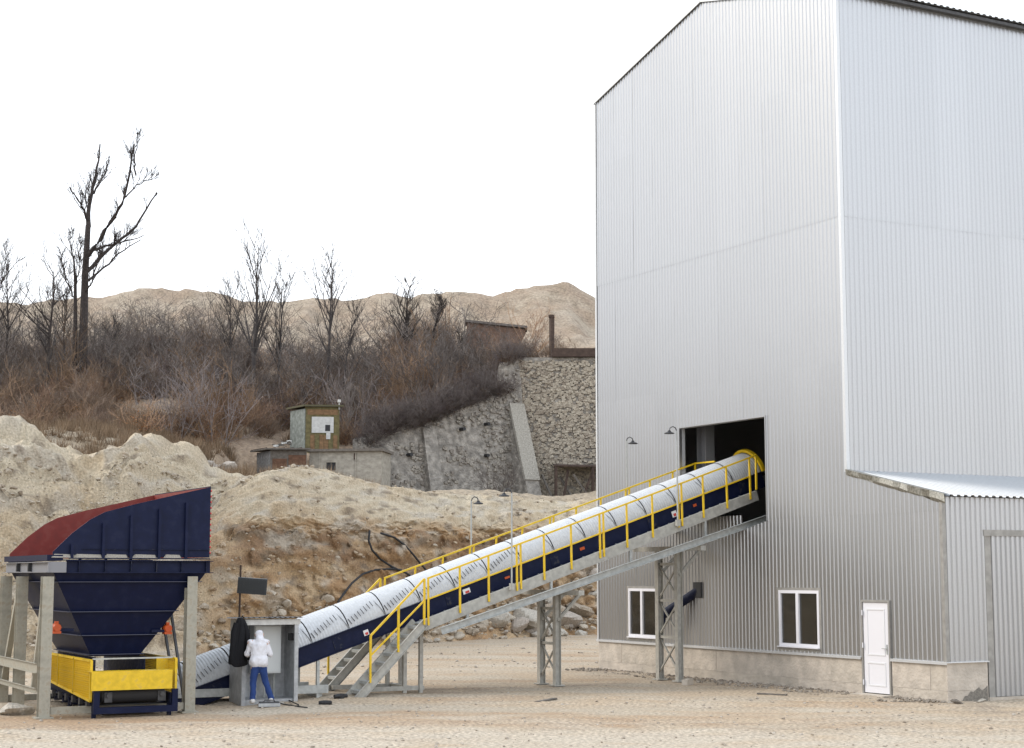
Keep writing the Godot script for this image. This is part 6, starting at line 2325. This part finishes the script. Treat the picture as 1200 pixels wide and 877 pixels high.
	# rendered low building
	var bo := at_depth(362, 572, 92.0)
	var bu := (rv * 0.985 - fv * 0.13).normalized()
	var bw := (fv * 0.985 + rv * 0.13).normalized()
	var G := thing("rendered_shed", "low cream rendered shed with a tiny window and flat roof", "shed", bo)
	mb = MB.new()
	var Wd := 4.05
	obox(mb, bo, bu, bw, Vector3(0, -1.3, 0), Vector3(0.95, 2.0, 0.15))
	obox(mb, bo, bu, bw, Vector3(1.5, -1.3, 0), Vector3(Wd, 2.0, 0.15))
	obox(mb, bo, bu, bw, Vector3(0.95, -1.3, 0), Vector3(1.5, 0.95, 0.15))
	obox(mb, bo, bu, bw, Vector3(0.95, 1.4, 0), Vector3(1.5, 2.0, 0.15))
	part("front_wall", mb, M.stucco, G)
	mb = MB.new()
	obox(mb, bo, bu, bw, Vector3(0, -1.3, 0.151), Vector3(0.15, 2.0, 2.6))
	part("side_wall", mb, M.stucco, G)
	mb = MB.new()
	obox(mb, bo, bu, bw, Vector3(Wd - 0.15, -1.3, 0.151), Vector3(Wd, 2.0, 2.6))
	part("side_wall", mb, M.stucco, G)
	mb = MB.new()
	obox(mb, bo, bu, bw, Vector3(0.151, -1.3, 2.45), Vector3(Wd - 0.151, 2.0, 2.6))
	part("back_wall", mb, M.stucco, G)
	mb = MB.new()
	obox(mb, bo, bu, bw, Vector3(-0.15, 2.002, -0.18), Vector3(Wd + 0.15, 2.14, 2.75))
	part("roof", mb, M.roof_felt, G)
	mb = MB.new()
	obox(mb, bo, bu, bw, Vector3(0.95, 0.95, 0.06), Vector3(1.5, 1.4, 0.08))
	var wn := part("window", mb, M.black, G)
	mb = MB.new()
	obox(mb, bo, bu, bw, Vector3(0.95, 0.95, 0.03), Vector3(0.99, 1.4, 0.058))
	obox(mb, bo, bu, bw, Vector3(1.46, 0.95, 0.03), Vector3(1.5, 1.4, 0.058))
	obox(mb, bo, bu, bw, Vector3(1.20, 0.95, 0.03), Vector3(1.25, 1.4, 0.058))
	part("frame", mb, M.wood_grey, wn)
	mb = MB.new()
	obox(mb, bo, bu, bw, Vector3(2.52, 1.55, -0.04), Vector3(2.68, 1.9, -0.003))
	part("drain_spout", mb, M.rust_dark, G)
	for x in [0.55, 2.6]:
		mb = MB.new()
		obox(mb, bo, bu, bw, Vector3(x, -1.3, -0.05), Vector3(x + 0.07, 1.98, -0.002))
		part("pilaster", mb, M.stucco, G)
	# stone retaining wall: a leaning left part, a buttress, a squarer right part
	var wo := V(-8.6, 6.0, wall_line(-8.6))
	var Wl := thing("retaining_wall", "old grey retaining wall of rubble stone with sloping buttresses", "wall", wo)
	rng.seed = 90
	var au := (rv + fv * 0.72).normalized()
	var an := (rv * 0.72 - fv).normalized()
	var A0 := V(-8.6, 0, wall_line(-8.6))
	var len_a := V(0.5, 0, wall_line(0.5)).distance_to(A0)
	mb = MB.new()
	var nseg := 24
	for k in nseg:
		var s0 := len_a * k / nseg
		var s1 := len_a * (k + 1) / nseg
		var t0 := lerp_list([0.0, 0.407, 0.742, 0.879, 0.901, 1.0], [10.5, 12.0, 13.4, 13.6, 15.6, 16.0], float(k) / nseg)
		var t1 := lerp_list([0.0, 0.407, 0.742, 0.879, 0.901, 1.0], [10.5, 12.0, 13.4, 13.6, 15.6, 16.0], float(k + 1) / nseg)
		var P0 := A0 + au * s0
		var P1 := A0 + au * s1
		var up := Vector3.UP
		var bat := 0.75
		mb.hexa([P0 + up * 5.5 + an * bat, P1 + up * 5.5 + an * bat, P1 + up * t1, P0 + up * t0, P0 + up * 5.5 - an * 0.9, P1 + up * 5.5 - an * 0.9, P1 + up * t1 - an * 0.9, P0 + up * t0 - an * 0.9])
	var core := part("wall_core", mb, M.wall_render, Wl)
	var B0 := V(0.5, 0, 100.7)
	mb = MB.new()
	obox(mb, B0, rv, fv, Vector3(-0.5, 5.5, 0.0), Vector3(13.0, 16.0, 1.2))
	part("wall_core", mb, M.wall_render, Wl)
	# rubble facing stones too small to pick apart
	mb = MB.new()
	for q in 8600:
		var on_a := q >= 7200
		var s := rng.randf_range(0.2, len_a - 0.2) if on_a else (rng.randf_range(-0.3, 6.2) if q < 4200 else rng.randf_range(6.2, 12.7))
		var top := lerp_list([0.0, 0.407, 0.742, 0.879, 0.901, 1.0], [10.5, 12.0, 13.4, 13.6, 15.6, 16.0], s / len_a) if on_a else 15.95
		var y := rng.randf_range(6.3, top)
		var ww := rng.randf_range(0.13, 0.32)
		var hh := ww * rng.randf_range(0.5, 0.9)
		if y + hh > top:
			continue
		var ux := au if on_a else rv
		var nn := an if on_a else -fv
		var pr: Vector3
		if on_a:
			if nz.get_noise_2d(s * 9.0 + 40.0, y * 9.0) < (0.08 if s < len_a * 0.75 else -0.5):
				continue
			pr = A0 + au * s + Vector3.UP * y + an * (0.75 * (1.0 - (y - 5.5) / (top - 5.5)))
		else:
			pr = B0 + rv * s + Vector3.UP * y
		var t := rng.randf()
		if on_a:
			mb.col = mixc(Color(0.56, 0.51, 0.44), Color(0.33, 0.29, 0.25), t)
		else:
			mb.col = mixc(Color(0.68, 0.60, 0.48), Color(0.40, 0.33, 0.26), t * t + (0.2 if s < 1.9 else 0.0))
		var up := (Vector3.UP + ux * rng.randf_range(-0.4, 0.4)).normalized()
		var sx := (ux - up * ux.dot(up)).normalized()
		var d := nn * rng.randf_range(0.05, 0.13)
		var c := []
		for e in [[-1, -1], [1, -1], [1, 1], [-1, 1]]:
			c.append(pr + sx * (e[0] * ww * rng.randf_range(0.35, 0.55)) + up * (e[1] * hh * rng.randf_range(0.35, 0.55)))
		mb.hexa([c[0].lerp(pr, 0.15) + d, c[1].lerp(pr, 0.15) + d, c[2].lerp(pr, 0.15) + d, c[3].lerp(pr, 0.15) + d, c[0] - nn * 0.08, c[1] - nn * 0.08, c[2] - nn * 0.08, c[3] - nn * 0.08])
	var ston := part("rubble_facing", mb, M.stone, Wl)
	ston.set_meta("kind", "stuff")
	# buttresses: wedges with a sloping slab on top
	for e in [[len_a * 0.955, 13.1, 2.7, 1.0], [len_a * 0.40, 11.3, 1.5, 0.9]]:
		var P0: Vector3 = A0 + au * e[0]
		var hw: float = e[3] * 0.5
		var tp: Vector3 = Vector3.UP * float(e[1])
		var bt := Vector3.UP * 6.0
		mb = MB.new()
		var foot_o: Vector3 = an * (e[2] as float)
		mb.hexa([P0 - au * hw + bt + foot_o, P0 + au * hw + bt + foot_o, P0 + au * hw + tp + an * 0.25, P0 - au * hw + tp + an * 0.25, P0 - au * hw + bt, P0 + au * hw + bt, P0 + au * hw + tp, P0 - au * hw + tp])
		var bt_p := part("buttress", mb, M.wall_render, Wl)
		mb = MB.new()
		var sa: Vector3 = P0 + tp + an * 0.27
		var sb: Vector3 = P0 + Vector3.UP * 8.4 + an * (0.27 + (e[2] - 0.25) * (e[1] - 8.4) / (e[1] - 6.0))
		mb.bar(sa, sb, hw * 2.0 + 0.1, 0.16, an)
		if e[1] > 12.0:
			part("coping_slab", mb, M.slab, bt_p)
	# weep holes
	for e in [[543, 503], [572, 497], [571, 534], [454, 530], [481, 533]]:
		var p := at_depth(e[0], e[1], 94.0)
		var d := (p - CAM).normalized()
		var dist := (A0 + an * 0.55 - CAM).dot(an) / d.dot(an)
		mb = MB.new()
		mb.tube([CAM + d * dist + an * 0.12, CAM + d * dist - an * 0.3], [0.11, 0.11], 8)
		part("weep_hole", mb, M.black, Wl)
	# rusty beam along the top of the right part
	mb = MB.new()
	obox(mb, B0, rv, fv, Vector3(1.9, 16.03, -0.25), Vector3(12.0, 16.55, 0.6))
	part("edge_beam", mb, M.rust_dark, Wl)
	# post on the wall top
	var po := V(2.47, 16.0, 102.0)
	var Po := thing("wooden_post", "dark wooden post standing on the retaining wall", "post", po)
	mb = MB.new()
	mb.bar(po, po + Vector3(0, 2.85, 0), 0.24, 0.24, Vector3.RIGHT)
	part("shaft", mb, M.rust_dark, Po)
	mb = MB.new()
	mb.bar(po + Vector3(0, 2.75, 0) - rv * 0.2, po + Vector3(0, 2.75, 0) + rv * 0.15, 0.26, 0.14)
	part("cap", mb, M.rust_dark, Po)
	# ruined brick wall with a slab
	var ro := V(-3.2, ground_of(-3.0, 118.0), 117.6)
	var Ru := thing("brick_ruin", "ruined brown brick wall under a grey slab on the slope", "ruin", ro)
	mb = MB.new()
	var ty := 20.75 - ro.y
	mb.hexa([ro + Vector3.UP * -0.6 - rv * 0.25, ro + rv * 3.0 + Vector3.UP * -0.2, ro + rv * 4.1 + Vector3.UP * (ty - 0.5), ro + Vector3.UP * ty, ro + fv * 2.0 + Vector3.UP * -0.4, ro + rv * 3.4 + fv * 2.0, ro + rv * 4.2 + fv * 2.0 + Vector3.UP * (ty - 0.5), ro + fv * 2.0 + Vector3.UP * ty])
	part("brickwork", mb, M.brick, Ru)
	mb = MB.new()
	mb.bar(ro + Vector3.UP * (ty + 0.1) - rv * 0.2 + fv * 0.9, ro + rv * 4.3 + Vector3.UP * (ty - 0.36) + fv * 0.9, 2.2, 0.16)
	part("slab", mb, M.slab_dark, Ru)
	# collapsed shelter of sheets and beams under the wall
	var co := V(2.5, 7.2, 98.4)
	var Cs := thing("collapsed_shelter", "collapsed dark shelter of rusty beams against the wall", "shelter", co)
	mb = MB.new()
	mb.hexa([co + Vector3.UP * 2.0, co + rv * 5.0 + Vector3.UP * 1.9, co + rv * 5.0 + Vector3.UP * 1.98, co + Vector3.UP * 2.08, co + fv * 2.2 + Vector3.UP * 2.2, co + rv * 5.0 + fv * 2.2 + Vector3.UP * 2.1, co + rv * 5.0 + fv * 2.2 + Vector3.UP * 2.18, co + fv * 2.2 + Vector3.UP * 2.28])
	part("roof_sheet", mb, M.rust_dark, Cs)
	rng.seed = 17
	for k in 9:
		mb = MB.new()
		var x := k * 0.55
		mb.bar(co + rv * x + Vector3(0, rng.randf_range(-0.3, 0.3), 0), co + rv * (x + rng.randf_range(-1.2, 1.4)) + Vector3.UP * rng.randf_range(1.4, 2.0) + fv * rng.randf_range(0.0, 1.5), 0.11, 0.11)
		part("beam", mb, M.wood_grey if k % 2 == 0 else M.rust_dark, Cs)
	for k in 3:
		mb = MB.new()
		mb.bar(co + rv * (0.1 + k * 2.2) + fv * 0.1 + Vector3.DOWN * 0.5, co + rv * (0.1 + k * 2.2) + fv * 0.1 + Vector3.UP * 2.0, 0.14, 0.14, Vector3.RIGHT)
		part("post", mb, M.rust_dark, Cs)

# ---------------------------------------------------------------- main
func _ready() -> void:
	# camera
	var cam := Camera3D.new()
	cam.position = CAM
	cam.rotation = Vector3(atan(234.5 / FPX), deg_to_rad(YAW), 0)
	cam.fov = rad_to_deg(2.0 * atan(438.5 / FPX))
	cam.near = 0.1
	cam.far = 2000.0
	add_child(cam)
	# overcast sky
	var sm := ProceduralSkyMaterial.new()
	sm.sky_top_color = Color(0.91, 0.95, 1.0)
	sm.sky_horizon_color = Color(1.0, 1.0, 1.0)
	sm.sky_curve = 0.2
	sm.ground_bottom_color = Color(0.62, 0.56, 0.48)
	sm.ground_horizon_color = Color(0.72, 0.67, 0.6)
	sm.sun_angle_max = 1.0
	var sky := Sky.new()
	sky.sky_material = sm
	var env := Environment.new()
	env.background_mode = Environment.BG_SKY
	env.sky = sky
	env.background_energy_multiplier = 1.3
	env.tonemap_mode = Environment.TONE_MAPPER_LINEAR
	env.tonemap_exposure = 1.4
	env.sdfgi_enabled = true
	env.ssao_enabled = true
	env.ssil_enabled = true
	var we := WorldEnvironment.new()
	we.environment = env
	add_child(we)
	var sun := DirectionalLight3D.new()
	sun.light_energy = 0.5
	sun.light_color = Color(1.0, 0.98, 0.95)
	sun.light_angular_distance = 25.0
	sun.shadow_enabled = true
	sun.look_at_from_position(Vector3(-22, 19.5, -17), Vector3.ZERO)
	add_child(sun)

	nz.noise_type = FastNoiseLite.TYPE_SIMPLEX_SMOOTH
	nz.frequency = 0.05
	nz.fractal_octaves = 4
	nz.seed = 7
	nz2.noise_type = FastNoiseLite.TYPE_SIMPLEX_SMOOTH
	nz2.frequency = 0.05
	nz2.fractal_octaves = 3
	nz2.seed = 19
	ncell.noise_type = FastNoiseLite.TYPE_CELLULAR
	ncell.frequency = 0.12
	ncell.cellular_return_type = FastNoiseLite.RETURN_DISTANCE2_SUB
	ncell.fractal_type = FastNoiseLite.FRACTAL_NONE
	ncell.seed = 3
	make_materials()
	M.flash_film = mat(Color(0.46, 0.44, 0.38), 0.4, 0.45, noise_tex(0.03, 4, 0.55, 1.0, 41), 0.9)
	M.column_grey = mat(Color(0.12, 0.12, 0.125), 0.6)
	M.strap = mat(Color(0.24, 0.245, 0.25), 0.5, 0.3)
	M.damp = mat(Color(0.27, 0.245, 0.21), 0.9, 0.0, noise_tex(0.03, 4, 0.7, 1.0, 42), 0.9)
	M.beam_grey = mat(Color(0.22, 0.22, 0.235), 0.55, 0.2)
	M.navy_rib = mat(Color(0.05, 0.055, 0.09), 0.5)
	M.lamp_body = mat(Color(0.035, 0.04, 0.045), 0.5)
	M.boulder_0 = mat(Color(0.60, 0.52, 0.44), 0.95, 0.0, noise_tex(0.04, 5, 0.6, 1.0, 43), 0.5)
	M.boulder_1 = mat(Color(0.66, 0.60, 0.51), 0.95, 0.0, noise_tex(0.04, 5, 0.6, 1.0, 44), 0.5)
	M.boulder_2 = mat(Color(0.56, 0.46, 0.35), 0.95, 0.0, noise_tex(0.04, 5, 0.6, 1.0, 45), 0.5)
	M.boulder_dark = mat(Color(0.26, 0.22, 0.18), 0.95, 0.0, noise_tex(0.04, 5, 0.5, 1.0, 46), 0.8)
	M.bark_pale = mat(Color(0.25, 0.215, 0.19), 0.95)
	M.shrub_grey = mat(Color(0.23, 0.195, 0.185), 0.95)
	M.shrub_brown = mat(Color(0.115, 0.095, 0.085), 0.95)
	M.olive_dark = mat(Color(0.10, 0.09, 0.05), 0.9)
	M.grey_sheet = mat(Color(0.26, 0.26, 0.26), 0.8, 0.0, noise_tex(0.02, 4, 0.6, 1.0, 47), 0.5)
	M.roof_felt = mat(Color(0.27, 0.235, 0.20), 0.95, 0.0, noise_tex(0.02, 4, 0.6, 1.0, 48), 0.5)
	M.slab_dark = mat(Color(0.24, 0.21, 0.19), 0.95, 0.0, noise_tex(0.02, 4, 0.6, 1.0, 49), 0.5)
	# large structure
	build_land()
	build_rim()
	build_hall()
	build_conveyor()
	build_hopper()
	build_booth()
	build_terrace()
	build_trees()
	build_scrub()
	build_rocks()
	build_small()
	build_person()
